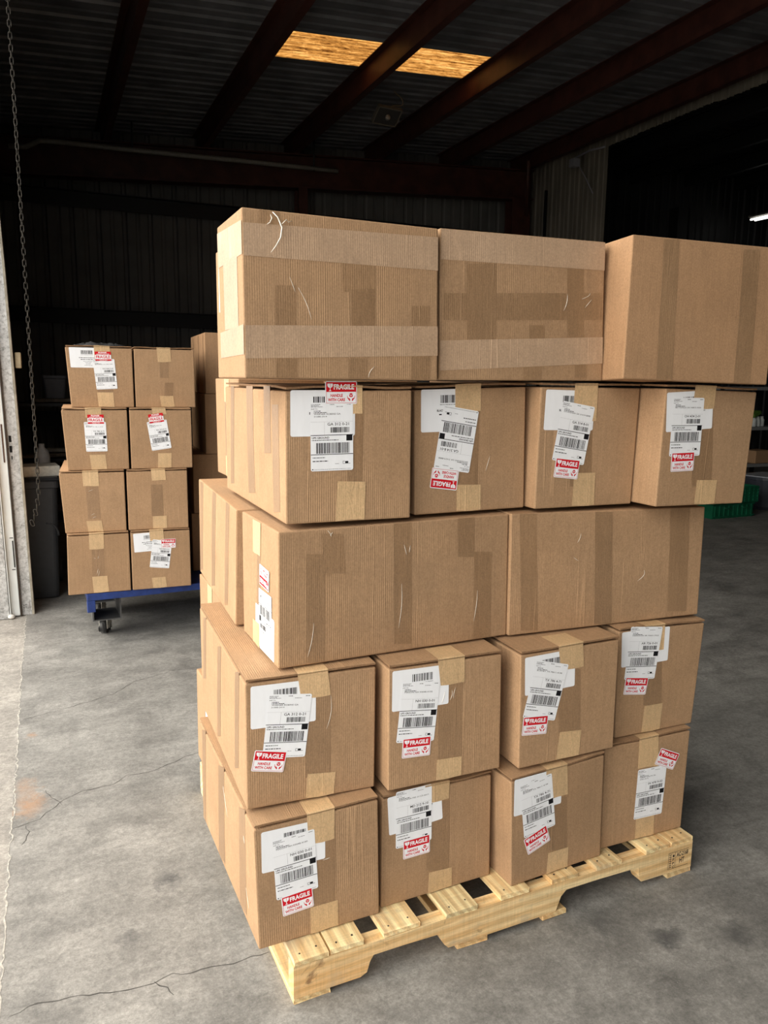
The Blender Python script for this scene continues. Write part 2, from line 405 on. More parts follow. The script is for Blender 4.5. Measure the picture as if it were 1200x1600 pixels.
        if over and s.flap:
            xs = [c[6]+(c[4]-c[6])*i/nx for i in range(nx+1)]
            for b, z, e in ((0, -.003, .0024), (0, .0006, .0022), (.004, .0012, .0012), (.03, .0008, 0), (.075, .0007, 0), (.12, .0006, 0)):
                rows.append([(s.flap_pt(x/wd, b, z, e), (x+ou, c[5]+.003+b*.6)) for x in xs])
        vs = [[bm.verts.new(p) for p, _ in r] for r in rows]
        for j in range(len(rows)-1):
            for i in range(nx):
                f = bm.faces.new((vs[j][i], vs[j][i+1], vs[j+1][i+1], vs[j+1][i])); f.smooth = True
                for lp, (a, b) in zip(f.loops, ((i, j), (i+1, j), (i+1, j+1), (i, j+1))): lp[uvl].uv = rows[b][a][1]
        finish(bm, PART[kind], {'kraft': M_TAPE, 'clear': M_CLEAR, 'band': M_BAND}[kind], s.root)
    def sheet(s, face, kind, cx, cy, ang, txt=None, seed=1, lift=0):
        fn, wd, hh = s.surf(face); a = math.radians(ang); ca, sa = math.cos(a), math.sin(a)
        def f2(x, y, l):
            X = cx+x*ca-y*sa; Y = cy+x*sa+y*ca
            X = min(max(X, .001), wd-.0005) if kind != 'stick' else X
            if Y < .002: Y = .002
            ex = 0
            p = fn(X, Y, LIFT[kind]+l+lift)
            if ex: p = p+Vector((0, 0, 0))
            return p
        sh = Sheet(f2)
        if kind == 'ship': shipping(sh, txt, seed*31)
        elif kind == 'prod': product(sh, seed*17, txt != 'far')
        elif kind == 'please': please(sh)
        else: fragile(sh)
        finish(sh.bm, PART[kind], [M_WHITE, M_PRINT, M_GREY, M_RED], s.root)
BOX = {
 'A1': [(-0.0614,0.0650,0.1145), (0.2434,0.0652,0.1155), (0.2360,0.0652,0.4310), (-0.0697,0.0650,0.4273), (-0.0613,0.6681,0.1145), (0.2429,0.6684,0.1145), (0.2355,0.6684,0.4310), (-0.0641,0.6681,0.4310)],
 'A2': [(0.2545,0.0819,0.1145), (0.5743,0.0836,0.1154), (0.5678,0.0836,0.4157), (0.2550,0.0819,0.4176), (0.2513,0.7052,0.1145), (0.5650,0.7069,0.1145), (0.5585,0.7068,0.4176), (0.2518,0.7052,0.4176)],
 'A3': [(0.5988,0.0203,0.1145), (0.9046,0.0328,0.1145), (0.8962,0.0324,0.4267), (0.5858,0.0198,0.4204), (0.5734,0.6431,0.1145), (0.8792,0.6555,0.1145), (0.8709,0.6552,0.4227), (0.5604,0.6425,0.4227)],
 'A4': [(0.9242,0.0558,0.1145), (1.2172,0.0452,0.1164), (1.2220,0.0450,0.4310), (0.9193,0.0559,0.4310), (0.9467,0.6787,0.1145), (1.2397,0.6681,0.1145), (1.2445,0.6679,0.4310), (0.9418,0.6788,0.4310)],
 'A5': [(0.0060,0.7569,0.1145), (0.6293,0.7569,0.1145), (0.6293,0.7569,0.4310), (0.0060,0.7569,0.4310), (0.0048,1.0647,0.1145), (0.6293,1.0647,0.1145), (0.6293,1.0647,0.4310), (0.0071,1.0647,0.4310)],
 'B1': [(-0.0694,0.1198,0.4361), (0.2436,0.1043,0.4320), (0.2442,0.1043,0.7507), (-0.0689,0.1198,0.7511), (-0.0384,0.7469,0.4320), (0.2746,0.7314,0.4320), (0.2752,0.7314,0.7516), (-0.0390,0.7469,0.7516)],
 'B2': [(0.2645,0.0717,0.4320), (0.5779,0.0609,0.4320), (0.5706,0.0611,0.7501), (0.2624,0.0718,0.7522), (0.2860,0.6946,0.4320), (0.5993,0.6838,0.4320), (0.5921,0.6841,0.7512), (0.2839,0.6947,0.7512)],
 'B3': [(0.6178,0.0360,0.4320), (0.9242,0.0317,0.4320), (0.9207,0.0318,0.7505), (0.6099,0.0361,0.7490), (0.6264,0.6592,0.4320), (0.9328,0.6550,0.4320), (0.9293,0.6550,0.7496), (0.6185,0.6593,0.7496)],
 'B4': [(0.9661,0.0721,0.4325), (1.2422,0.0616,0.4320), (1.2612,0.0609,0.7472), (0.9564,0.0725,0.7545), (0.9897,0.6949,0.4320), (1.2658,0.6845,0.4320), (1.2848,0.6838,0.7522), (0.9800,0.6953,0.7522)],
 'C1': [(0.0144,0.1383,0.7558), (0.6367,0.1415,0.7555), (0.6293,0.1415,1.0789), (0.0179,0.1384,1.0750), (0.0136,0.4407,0.7555), (0.6351,0.4439,0.7555), (0.6277,0.4438,1.0756), (0.0144,0.4407,1.0756)],
 'C3': [(0.0041,0.4914,0.7555), (0.3158,0.4748,0.7555), (0.3158,0.4748,1.0760), (0.0121,0.4910,1.0706), (0.0411,1.1230,0.7555), (0.3496,1.1065,0.7555), (0.3496,1.1065,1.0760), (0.0444,1.1228,1.0760)],
 'C2': [(0.6367,0.1330,0.7555), (1.2547,0.0823,0.7555), (1.2500,0.0827,1.0705), (0.6316,0.1335,1.0800), (0.6619,0.4397,0.7555), (1.2799,0.3890,0.7555), (1.2752,0.3894,1.0764), (0.6568,0.4402,1.0764)],
 'D1': [(0.0391,0.1486,1.0892), (0.3457,0.1383,1.0875), (0.3441,0.1384,1.4007), (0.0398,0.1486,1.3966), (0.0604,0.7875,1.0875), (0.3672,0.7772,1.0875), (0.3656,0.7772,1.3994), (0.0612,0.7875,1.3994)],
 'D2': [(0.3712,0.1646,1.0875), (0.6906,0.1638,1.0885), (0.6810,0.1638,1.4110), (0.3646,0.1646,1.4006), (0.3727,0.7879,1.0875), (0.6921,0.7871,1.0875), (0.6825,0.7871,1.4059), (0.3661,0.7879,1.4059)],
 'D3': [(0.6965,0.1258,1.0896), (1.0095,0.1183,1.0875), (1.0161,0.1181,1.4100), (0.7004,0.1257,1.4110), (0.7116,0.7489,1.0875), (1.0245,0.7414,1.0875), (1.0311,0.7412,1.4110), (0.7154,0.7488,1.4110)],
 'D4': [(1.0108,0.0286,1.0925), (1.3180,0.0166,1.0875), (1.3342,0.0160,1.4036), (1.0194,0.0282,1.4110), (1.0350,0.6514,1.0875), (1.3422,0.6394,1.0875), (1.3584,0.6388,1.4096), (1.0436,0.6510,1.4096)],
 'D5': [(0.1288,0.9000,1.0875), (0.7521,0.9000,1.0875), (0.7521,0.9000,1.4110), (0.1288,0.9000,1.4110), (0.1292,1.2077,1.0875), (0.7521,1.2077,1.0875), (0.7521,1.2077,1.4110), (0.1280,1.2077,1.4110)],
 'E1': [(-0.0574,0.1160,1.4120), (0.3985,0.1138,1.4120), (0.3910,0.1138,1.7494), (-0.0590,0.1161,1.7516), (-0.0564,0.3260,1.4120), (0.3996,0.3238,1.4120), (0.3921,0.3238,1.7459), (-0.0601,0.3261,1.7459)],
 'E2': [(0.4086,0.1260,1.4132), (0.8781,0.1087,1.4170), (0.8631,0.1093,1.7586), (0.4027,0.1262,1.7538), (0.4163,0.3358,1.4120), (0.8858,0.3186,1.4120), (0.8708,0.3191,1.7564), (0.4104,0.3361,1.7564)],
 'E3': [(0.8664,0.0202,1.4220), (1.3039,-0.0374,1.4120), (1.3070,-0.0378,1.7578), (0.8696,0.0198,1.7635), (0.8977,0.2582,1.4120), (1.3352,0.2006,1.4120), (1.3383,0.2002,1.7578), (0.9009,0.2578,1.7578)],
 'E4': [(0.0309,0.3900,1.4120), (0.4909,0.3900,1.4120), (0.4909,0.3900,1.7548), (0.0309,0.3900,1.7548), (0.0309,0.7400,1.4120), (0.4909,0.7400,1.4120), (0.4909,0.7400,1.7548), (0.0309,0.7400,1.7548)],
 'B5': [(0.0350,0.8000,0.4320), (0.6550,0.8000,0.4320), (0.6550,0.8000,0.7520), (0.0350,0.8000,0.7520), (0.0350,1.1080,0.4320), (0.6550,1.1080,0.4320), (0.6550,1.1080,0.7520), (0.0350,1.1080,0.7520)],
}
DECO = [
 ('D1', 'F', 'prod', 0.0873, 0.247, -0.2, 0.1524, 0.1016, None),
 ('D1', 'F', 'ship', 0.1079, 0.1946, 0.4, 0.1016, 0.1524, 'GA 312 0-21|WARNER ROBINS GA|31088-2414'),
 ('D1', 'F', 'kraft', 0.1169, -0.0006, 0.1882, -0.0059, 0.1908, 0.0901, 0.1215, 0.0936),
 ('D1', 'F', 'kraft', 0.1121, 0.2449, 0.1819, 0.2439, 0.1815, 0.3165, 0.112, 0.3167),
 ('D1', 'F', 'stick', 0.1297, 0.292, 0.0, 0.076, 0.0505, None),
 ('D2', 'F', 'prod', 0.0928, 0.2513, -0.2, 0.1524, 0.1016, None),
 ('D2', 'F', 'kraft', 0.1111, 0.2495, 0.1846, 0.2472, 0.1837, 0.3165, 0.1106, 0.3181),
 ('D2', 'F', 'kraft', 0.1158, -0.0023, 0.1877, -0.0019, 0.1869, 0.0659, 0.1161, 0.0689),
 ('D2', 'F', 'ship', 0.1146, 0.1804, 169.6, 0.1016, 0.1524, 'GA 314 8-01|SAVANNAH GA 31419-8888|'),
 ('D2', 'F', 'stick', 0.0813, 0.0854, 171.6, 0.076, 0.0505, None),
 ('D3', 'F', 'prod', 0.0905, 0.252, -0.9, 0.1524, 0.1016, None),
 ('D3', 'F', 'kraft', 0.1004, 0.2245, 0.1754, 0.2241, 0.1736, 0.3229, 0.1017, 0.3268),
 ('D3', 'F', 'kraft', 0.1158, -0.0028, 0.1881, -0.0011, 0.184, 0.0889, 0.1167, 0.0901),
 ('D3', 'F', 'ship', 0.1059, 0.1931, -9.1, 0.1016, 0.1524, 'GA 314 8-01|SAVANNAH GA 31419-8888|'),
 ('D3', 'F', 'stick', 0.0914, 0.1025, -6.6, 0.076, 0.0505, None),
 ('D4', 'F', 'prod', 0.0827, 0.2517, 4.3, 0.1524, 0.1016, None),
 ('D4', 'F', 'kraft', 0.0894, 0.2577, 0.1618, 0.2592, 0.163, 0.3258, 0.0932, 0.325),
 ('D4', 'F', 'kraft', 0.1304, -0.0029, 0.2017, -0.0018, 0.2016, 0.067, 0.1305, 0.0684),
 ('D4', 'F', 'ship', 0.0769, 0.2095, 1.0, 0.1016, 0.1524, 'OH 434 2-01|BETTSVILLE OH 44815-0206|'),
 ('D4', 'F', 'stick', 0.074, 0.1183, 2.0, 0.076, 0.0505, None),
 ('B1', 'F', 'prod', 0.0879, 0.245, -0.7, 0.1524, 0.1016, None),
 ('B1', 'F', 'kraft', 0.1285, 0.2511, 0.2, 0.2509, 0.1932, 0.3218, 0.1205, 0.3244),
 ('B1', 'F', 'kraft', 0.1384, -0.0004, 0.2087, -0.0031, 0.2125, 0.0575, 0.144, 0.064),
 ('B1', 'F', 'ship', 0.0955, 0.1914, -6.8, 0.1016, 0.1524, 'GA 312 0-21|WARNER ROBINS GA|31088-2414'),
 ('B1', 'F', 'stick', 0.0522, 0.1124, -11.5, 0.076, 0.0505, None),
 ('B2', 'F', 'prod', 0.0851, 0.2526, -0.4, 0.1524, 0.1016, None),
 ('B2', 'F', 'kraft', 0.1386, 0.2513, 0.2055, 0.2505, 0.2054, 0.3261, 0.1305, 0.3274),
 ('B2', 'F', 'kraft', 0.1293, -0.005, 0.2003, -0.0035, 0.201, 0.0548, 0.1308, 0.0577),
 ('B2', 'F', 'ship', 0.0784, 0.1924, -6.0, 0.1016, 0.1524, 'NH 030 0-01|MASON NH 03048-4100|'),
 ('B2', 'F', 'stick', 0.0742, 0.1025, -3.0, 0.076, 0.0505, None),
 ('B3', 'F', 'prod', 0.0892, 0.2495, 1.3, 0.1524, 0.1016, None),
 ('B3', 'F', 'kraft', 0.1216, 0.2479, 0.1932, 0.2498, 0.188, 0.318, 0.1116, 0.3237),
 ('B3', 'F', 'kraft', 0.115, -0.0004, 0.1894, 0.0035, 0.1948, 0.0728, 0.1252, 0.0792),
 ('B3', 'F', 'ship', 0.0766, 0.2014, -14.6, 0.1016, 0.1524, 'TX 786 4-71|BURNET TX 78611-4198|'),
 ('B3', 'F', 'stick', 0.0462, 0.1127, -5.6, 0.076, 0.0505, None),
 ('B4', 'F', 'prod', 0.0851, 0.2597, 1.1, 0.1524, 0.1016, None),
 ('B4', 'F', 'kraft', 0.0791, 0.2481, 0.1452, 0.2446, 0.1438, 0.3312, 0.0778, 0.332),
 ('B4', 'F', 'kraft', 0.0907, 0.0016, 0.1569, 0.0001, 0.1591, 0.0822, 0.0954, 0.0823),
 ('B4', 'F', 'ship', 0.0783, 0.2424, -5.5, 0.1016, 0.1524, 'AR 726 0-01|HARRISON AR 72601-7722|'),
 ('B4', 'F', 'stick', 0.0602, 0.1479, -7.7, 0.076, 0.0505, None),
 ('A1', 'F', 'prod', 0.0913, 0.2403, -1.3, 0.1524, 0.1016, None),
 ('A1', 'F', 'kraft', 0.1268, 0.2326, 0.1901, 0.2318, 0.193, 0.3208, 0.1246, 0.317),
 ('A1', 'F', 'kraft', 0.1256, -0.007, 0.1953, -0.0017, 0.1951, 0.0707, 0.1261, 0.0707),
 ('A1', 'F', 'ship', 0.0934, 0.1924, 2.0, 0.1016, 0.1524, 'NH 030 0-01|MASON NH 03048-4100|'),
 ('A1', 'F', 'stick', 0.0954, 0.0964, 3.9, 0.076, 0.0505, None),
 ('A2', 'F', 'prod', 0.0926, 0.2483, 3.8, 0.1524, 0.1016, None),
 ('A2', 'F', 'kraft', 0.1204, 0.2543, 0.1898, 0.2543, 0.1917, 0.3033, 0.1195, 0.3066),
 ('A2', 'F', 'kraft', 0.1321, -0.0023, 0.2024, -0.0031, 0.2013, 0.0573, 0.1344, 0.0607),
 ('A2', 'F', 'ship', 0.0883, 0.2289, 0.4, 0.1016, 0.1524, 'MD 212 9-10|PASADENA MD 21122-6611|'),
 ('A2', 'F', 'stick', 0.0965, 0.1442, 1.3, 0.076, 0.0505, None),
 ('A3', 'F', 'prod', 0.0845, 0.2479, -1.1, 0.1524, 0.1016, None),
 ('A3', 'F', 'kraft', 0.1104, 0.2156, 0.1822, 0.2165, 0.1777, 0.3122, 0.1088, 0.3159),
 ('A3', 'F', 'kraft', 0.1153, -0.0007, 0.1876, -0.0041, 0.1887, 0.0602, 0.1203, 0.062),
 ('A3', 'F', 'ship', 0.0833, 0.2094, 5.7, 0.1016, 0.1524, 'TX 786 4-71|BURNET TX 78611-4198|'),
 ('A3', 'F', 'stick', 0.0821, 0.1121, 17.6, 0.076, 0.0505, None),
 ('A4', 'F', 'kraft', 0.1126, 0.2234, 0.185, 0.2187, 0.1784, 0.323, 0.1121, 0.3234),
 ('A4', 'F', 'kraft', 0.1201, 0.0025, 0.1884, 0.0013, 0.1837, 0.0805, 0.1181, 0.0853),
 ('A4', 'F', 'ship', 0.1624, 0.1414, -1.6, 0.1016, 0.1524, 'IN 478 9-02|TERRE HAUTE IN|47803-3615'),
 ('A4', 'F', 'stick', 0.215, 0.2335, -24.7, 0.076, 0.0505, None),
 ('C1', 'F', 'clear', 0.068, 0.0068, 0.1125, 0.0002, 0.1114, 0.2599, 0.0674, 0.2638),
 ('C1', 'F', 'clear', 0.11, 0.2148, 0.1649, 0.2094, 0.1578, 0.304, 0.1033, 0.3082),
 ('C1', 'F', 'clear', 0.2929, 0.0209, 0.3422, 0.0142, 0.3382, 0.3196, 0.2895, 0.3231),
 ('C1', 'F', 'clear', 0.5198, 0.0036, 0.5724, -0.0034, 0.5713, 0.226, 0.5192, 0.2305),
 ('C1', 'F', 'clear', 0.4703, 0.2218, 0.5194, 0.2174, 0.5174, 0.3182, 0.4684, 0.3215),
 ('C2', 'F', 'clear', 0.0378, 0.0114, 0.0883, 0.0063, 0.0728, 0.3272, 0.024, 0.3288),
 ('C2', 'F', 'clear', 0.265, 0.0064, 0.3217, 0.0006, 0.3077, 0.3197, 0.2527, 0.3215),
 ('C2', 'F', 'clear', 0.5091, 0.0203, 0.5773, 0.0138, 0.5657, 0.3299, 0.4994, 0.3319),
 ('E1', 'F', 'clear', 0.0671, 0.1105, 0.1136, 0.1125, 0.1149, 0.1939, 0.0686, 0.191),
 ('E1', 'F', 'clear', 0.2181, 0.1869, 0.2973, 0.1916, 0.2976, 0.2595, 0.2187, 0.2535),
 ('E1', 'F', 'clear', 0.24, 0.1122, 0.2969, 0.1145, 0.2973, 0.1971, 0.2407, 0.1936),
 ('E1', 'F', 'clear', 0.3876, 0.1181, 0.4337, 0.1199, 0.4335, 0.1685, 0.3876, 0.1661),
 ('E1', 'F', 'clear', 0.0678, -0.0019, 0.1146, -0.0013, 0.1153, 0.0432, 0.0686, 0.0421),
 ('E1', 'F', 'clear', 0.2329, -0.0028, 0.2776, -0.0023, 0.2779, 0.047, 0.2334, 0.0459),
 ('E1', 'F', 'clear', 0.3861, -0.0011, 0.4358, -0.0005, 0.4356, 0.055, 0.3861, 0.0538),
 ('E1', 'F', 'clear', 0.0362, 0.2824, 0.0787, 0.2861, 0.0797, 0.3427, 0.0374, 0.3385),
 ('E2', 'F', 'clear', 0.0104, 0.1376, 0.4635, 0.1516, 0.4615, 0.2172, 0.0098, 0.1978),
 ('E2', 'F', 'clear', 0.072, 0.0955, 0.1525, 0.0973, 0.1497, 0.2709, 0.0698, 0.2664),
 ('E2', 'F', 'clear', 0.3583, 0.105, 0.409, 0.1061, 0.4045, 0.2729, 0.3542, 0.2702),
 ('E2', 'F', 'clear', 0.2469, 0.0994, 0.2897, 0.1003, 0.289, 0.134, 0.2462, 0.1328),
 ('E2', 'F', 'clear', 0.2303, 0.0023, 0.2843, 0.0025, 0.2836, 0.0353, 0.2297, 0.0348),
 ('E2', 'F', 'clear', 0.3841, 0.0077, 0.4195, 0.0079, 0.4186, 0.043, 0.3832, 0.0426),
 ('E3', 'F', 'clear', 0.0965, 0.0034, 0.1439, 0.005, 0.1334, 0.3399, 0.0874, 0.3364),
 ('E3', 'F', 'clear', 0.3339, -0.0014, 0.3869, 0.0003, 0.3781, 0.3335, 0.3267, 0.3299),
 ('E1', 'F', 'band', 0.0031, 0.246, 0.4564, 0.2476, 0.4561, 0.3202, 0.0006, 0.3102),
 ('E1', 'F', 'band', 0.0011, 0.0405, 0.4557, 0.057, 0.4554, 0.1237, 0.0026, 0.1079),
 ('E2', 'F', 'band', 0.0007, 0.2724, 0.472, 0.2719, 0.4699, 0.3392, 0.0, 0.3393),
 ('E2', 'F', 'band', 0.0015, 0.0222, 0.4706, 0.0436, 0.4687, 0.1091, 0.0008, 0.091),
 ('D1', 'F', 'clear', 0.1449, 0.0809, 0.1813, 0.0794, 0.185, 0.2539, 0.149, 0.2543),
 ('D2', 'F', 'clear', 0.1162, 0.0649, 0.1775, 0.0616, 0.1808, 0.2504, 0.1202, 0.2523),
 ('D3', 'F', 'clear', 0.1057, 0.0551, 0.1738, 0.0526, 0.1625, 0.2539, 0.0962, 0.2539),
 ('D4', 'F', 'clear', 0.1151, 0.0515, 0.1848, 0.0498, 0.161, 0.2566, 0.094, 0.2553),
 ('B1', 'F', 'clear', 0.1386, 0.0553, 0.2001, 0.0442, 0.2011, 0.2516, 0.1408, 0.2602),
 ('B2', 'F', 'clear', 0.1341, 0.0605, 0.2008, 0.0479, 0.1993, 0.2522, 0.1332, 0.2614),
 ('B3', 'F', 'clear', 0.1206, 0.0776, 0.1911, 0.0645, 0.1841, 0.2437, 0.1154, 0.2541),
 ('B4', 'F', 'clear', 0.0919, 0.0848, 0.1556, 0.0749, 0.1403, 0.2446, 0.0809, 0.2516),
 ('A1', 'F', 'clear', 0.1239, 0.0815, 0.1878, 0.0619, 0.1933, 0.231, 0.1303, 0.2479),
 ('A2', 'F', 'clear', 0.1272, 0.0681, 0.1934, 0.0494, 0.1918, 0.2485, 0.1258, 0.2635),
 ('A3', 'F', 'clear', 0.1158, 0.0721, 0.1835, 0.0522, 0.1805, 0.2077, 0.1143, 0.2255),
 ('A1', 'L', 'clear', -0.0254, -0.0426, 0.0342, -0.0089, 0.0871, 0.3178, 0.0316, 0.2933),
 ('A1', 'L', 'clear', 0.2038, -0.0291, 0.2768, 0.0163, 0.3162, 0.3226, 0.2477, 0.289),
 ('A1', 'L', 'clear', 0.4331, -0.0284, 0.4986, 0.0174, 0.5284, 0.3225, 0.4667, 0.2886),
 ('B1', 'L', 'clear', 0.0313, 0.0988, 0.0804, 0.117, 0.113, 0.3109, 0.066, 0.297),
 ('B1', 'L', 'clear', 0.2532, 0.0148, 0.3041, 0.0376, 0.3394, 0.3009, 0.2913, 0.2848),
 ('B1', 'L', 'clear', 0.4923, 0.0382, 0.5407, 0.0622, 0.5662, 0.315, 0.5202, 0.2979),
 ('D1', 'L', 'clear', 0.0563, 0.0222, 0.1003, 0.0277, 0.1227, 0.304, 0.0805, 0.3034),
 ('D1', 'L', 'clear', 0.282, 0.0245, 0.3535, 0.0342, 0.3411, 0.3073, 0.2705, 0.3063),
 ('D1', 'L', 'clear', 0.4567, 0.1466, 0.517, 0.1521, 0.5112, 0.3099, 0.4514, 0.309),
 ('D1', 'L', 'clear', 0.5353, 0.0128, 0.5918, 0.0219, 0.5826, 0.2692, 0.5269, 0.2672),
 ('C3', 'L', 'clear', 0.2437, 0.0124, 0.3052, 0.0282, 0.3299, 0.3317, 0.2709, 0.3232),
 ('C3', 'L', 'clear', 0.4695, 0.0129, 0.5209, 0.0275, 0.5391, 0.3316, 0.4896, 0.3238),
 ('C3', 'L', 'clear', 0.0008, 0.0072, 0.0599, 0.021, 0.0922, 0.325, 0.0357, 0.3175),
 ('C1', 'L', 'clear', 0.1274, -0.0116, 0.1557, -0.0138, 0.1663, 0.2388, 0.1388, 0.2425),
 ('C1', 'L', 'kraft', 0.1044, 0.2369, 0.1662, 0.2356, 0.1699, 0.3236, 0.1026, 0.3168),
 ('C1', 'L', 'kraft', 0.0925, -0.0061, 0.1504, -0.0057, 0.1534, 0.0642, 0.0959, 0.0622),
 ('C1', 'L', 'prod', 0.1963, 0.0579, -1.5, 0.1524, 0.1016, None),
 ('C1', 'L', 'ship', 0.2057, 0.0816, -179.0, 0.1016, 0.1524, 'TX 786 4-71|BURNET TX 78611-4198|'),
 ('C1', 'L', 'stick', 0.2006, 0.1921, 177.5, 0.076, 0.0505, None),
]
# ------------------------------------------------------------------ structure
STRUCT = dict(kind='structure')
def struct(o, label=None): tag(o, label, None, None, 'structure'); return o
def to_b(o): o.rotation_euler = (0, 0, BA); return o            # object modelled in building coordinates

def concrete(name, a, b, stains=(), rust=()):
    t = NT(name, .7, 0, .35); tc = t.n('TexCoord').outputs['Object']
    big = t.noise(tc, .9, 5, .6, .6); mid = t.noise(tc, 5, 6, .65, .4); fine = t.noise(tc, 60, 5, .7); spk = t.noise(tc, 260, 2, .8)
    st = t.noise(t.scale(tc, 1, 3.2, 1), 3.0, 6, .7, 1.2)
    f = t.math('ADD', t.math('MULTIPLY', big, .45), t.math('MULTIPLY', mid, .55))
    c = t.ramp(f, [(.36, a), (.62, b)])
    c = t.mix(1.0, c, t.rng(fine, .3, .7, .74, 1.22), 'MULTIPLY')
    c = t.mix(1.0, c, t.rng(t.noise(tc, 18, 6, .75, .5), .3, .7, .86, 1.12), 'MULTIPLY')
    c = t.mix(1.0, c, t.rng(st, .3, .72, .80, 1.14), 'MULTIPLY')
    c = t.mix(1.0, c, t.rng(t.noise(tc, 170, 4, .8), .28, .72, .72, 1.26), 'MULTIPLY')
    c = t.mix(t.rng(spk, .68, .73, 0, .6), c, (.66, .64, .60, 1))
    pit = t.noise(tc, 34, 6, .85, .3); c = t.mix(t.rng(pit, .66, .74, 0, .55), c, t.mix(1.0, c, (.45, .45, .45, 1), 'MULTIPLY'))
    wht = t.noise(t.scale(tc, 1, 1.6, 1), 13, 8, .9, .2); c = t.mix(t.rng(wht, .70, .76, 0, .5), c, (.62, .60, .57, 1))
    dk = t.noise(tc, 1.7, 6, .75, .9)
    c = t.mix(t.rng(dk, .60, .72, 0, .45), c, t.mix(1.0, c, (.5, .5, .5, 1), 'MULTIPLY'))
    def spot(x, y, r, col, amt, sx=1.0):
        nonlocal c
        m = t.n('Mapping'); t.l(tc, m.inputs[0]); m.vector_type = 'TEXTURE'; m.inputs['Location'].default_value = (x, y, 0); m.inputs['Scale'].default_value = (r*sx, r, 1)
        g = t.n('TexGradient', gradient_type='SPHERICAL'); dn = t.noise(tc, 22, 4, .7)
        wv = t.n('VectorMath', operation='ADD'); t.l(m.outputs[0], wv.inputs[0])
        cm = t.n('CombineXYZ'); s_ = t.math('MULTIPLY', t.math('SUBTRACT', dn, .5), 2.6); t.l(s_, cm.inputs[0]); t.l(s_, cm.inputs[1]); t.l(cm.outputs[0], wv.inputs[1])
        t.l(wv.outputs[0], g.inputs[0])
        c = t.mix(t.math('MULTIPLY', t.rng(g.outputs[1], 0, .9, 0, 1), amt), c, col)
    for x, y, r, am in stains: spot(x, y, r, (.06, .06, .062, 1), am)
    for x, y, r, am in rust: spot(x, y, r, (.36, .21, .12, 1), am, .7)
    n = t.bump(mid, .25, .006); n = t.bump(fine, .4, .002, n); n = t.bump(spk, .3, .0008, n)
    return t.out(c, n, t.rng(mid, .3, .7, .55, .85))
M_FLOOR = concrete('shop_floor_concrete', (.160, .156, .147, 1), (.325, .315, .295, 1),
    stains=((.253, 2.073, .05, .8), (.121, 1.877, .04, .6), (1.397, 1.346, .06, .8), (1.283, 1.459, .07, .5), (1.576, 1.284, .05, .6), (1.9, 1.9, .15, .4)),
    rust=((-.120, 2.66, .10, .75), (-.135, 2.79, .07, .5), (-.12, 3.207, .035, .7)))
M_APRON = concrete('weathered_apron_concrete', (.24, .225, .205, 1), (.40, .375, .34, 1), stains=((-.42, 3.75, .04, .6),), rust=((-.5, 4.3, .2, .3),))
M_CRACK = plain('floor_crack', (.07, .067, .062, 1), .9)
M_JOINT = plain('joint_edge', (.42, .40, .36, 1), .9, var=.4, scale=60)

bm = bmesh.new()
def ngon(bm, pts, mi=0):
    f = bm.faces.new([bm.verts.new(p) for p in pts]); f.material_index = mi; return f
ngon(bm, [(-.17, -7, 0), (15, -7, 0), (15, 12.2, 0), (-.17, 12.2, 0)])
ngon(bm, [(-.9, 5.06, 0), (-.17, 5.06, 0), (-.17, 12.2, 0), (-.9, 12.2, 0)])
def ribbon(pts, wd, mi, z, jit=.01):
    rr = random.Random(len(pts)+int(wd*1e5)); P = [Vector((x, y, z)) for x, y in pts]; Q = []
    for a, b in zip(P, P[1:]):
        n = max(2, int((b-a).length/.02)); d = (b-a).normalized(); pr = Vector((-d.y, d.x, 0))
        Q += [a.lerp(b, i/n)+pr*rr.uniform(-jit, jit)*.35 for i in range(n)]
    Q.append(P[-1]); L = []
    for i, p in enumerate(Q):
        d = (Q[min(i+1, len(Q)-1)]-Q[max(i-1, 0)]).normalized(); pr = Vector((-d.y, d.x, 0)); ww = wd*rr.uniform(.35, 1.2)*(.4 if i in (0, len(Q)-1) else 1)
        L.append((bm.verts.new(p+pr*ww/2), bm.verts.new(p-pr*ww/2)))
    for (a, b), (c, d) in zip(L, L[1:]): bm.faces.new((b, d, c, a)).material_index = mi
CR = [[(-0.153, 3.382), (0.006, 3.428), (0.209, 3.518), (0.318, 3.637), (0.505, 3.711), (0.75, 3.72)],
      [(-0.165, 2.522), (-0.091, 2.55), (-0.068, 2.582), (-0.012, 2.644), (0.05, 2.685), (0.156, 2.689), (0.197, 2.735), (0.292, 2.731), (0.417, 2.801), (0.6, 2.86)],
      [(-0.071, 2.735), (-0.042, 2.656), (-0.019, 2.612)],
      [(-0.146, 1.716), (-0.088, 1.74), (0.021, 1.715), (0.104, 1.695), (0.162, 1.698), (0.207, 1.705), (0.296, 1.691), (0.374, 1.688), (.44, 1.69)],
      [(-0.135, 2.417), (-0.118, 2.484), (-0.128, 2.526)], [(.162, 1.698), (.19, 1.67), (.2, 1.64)]]
for c in CR: ribbon(c, .0028, 1, .0006, .014)
ribbon([(-.168, 5.05), (-.172, 4), (-.166, 3), (-.170, 2), (-.168, 1), (-.17, -1)], .0055, 2, .0007, .016)
floor = to_b(finish(bm, 'floor', [M_FLOOR, M_CRACK, M_JOINT])); struct(floor)
bm = bmesh.new(); ngon(bm, [(-60, -60, -.004), (-.17, -60, -.004), (-.17, 60, -.004), (-60, 60, -.004)])
ngon(bm, [(-.17, -60, -.02), (60, -60, -.02), (60, 60, -.02), (-.17, 60, -.02)])
g = to_b(finish(bm, 'ground', M_APRON)); struct(g)

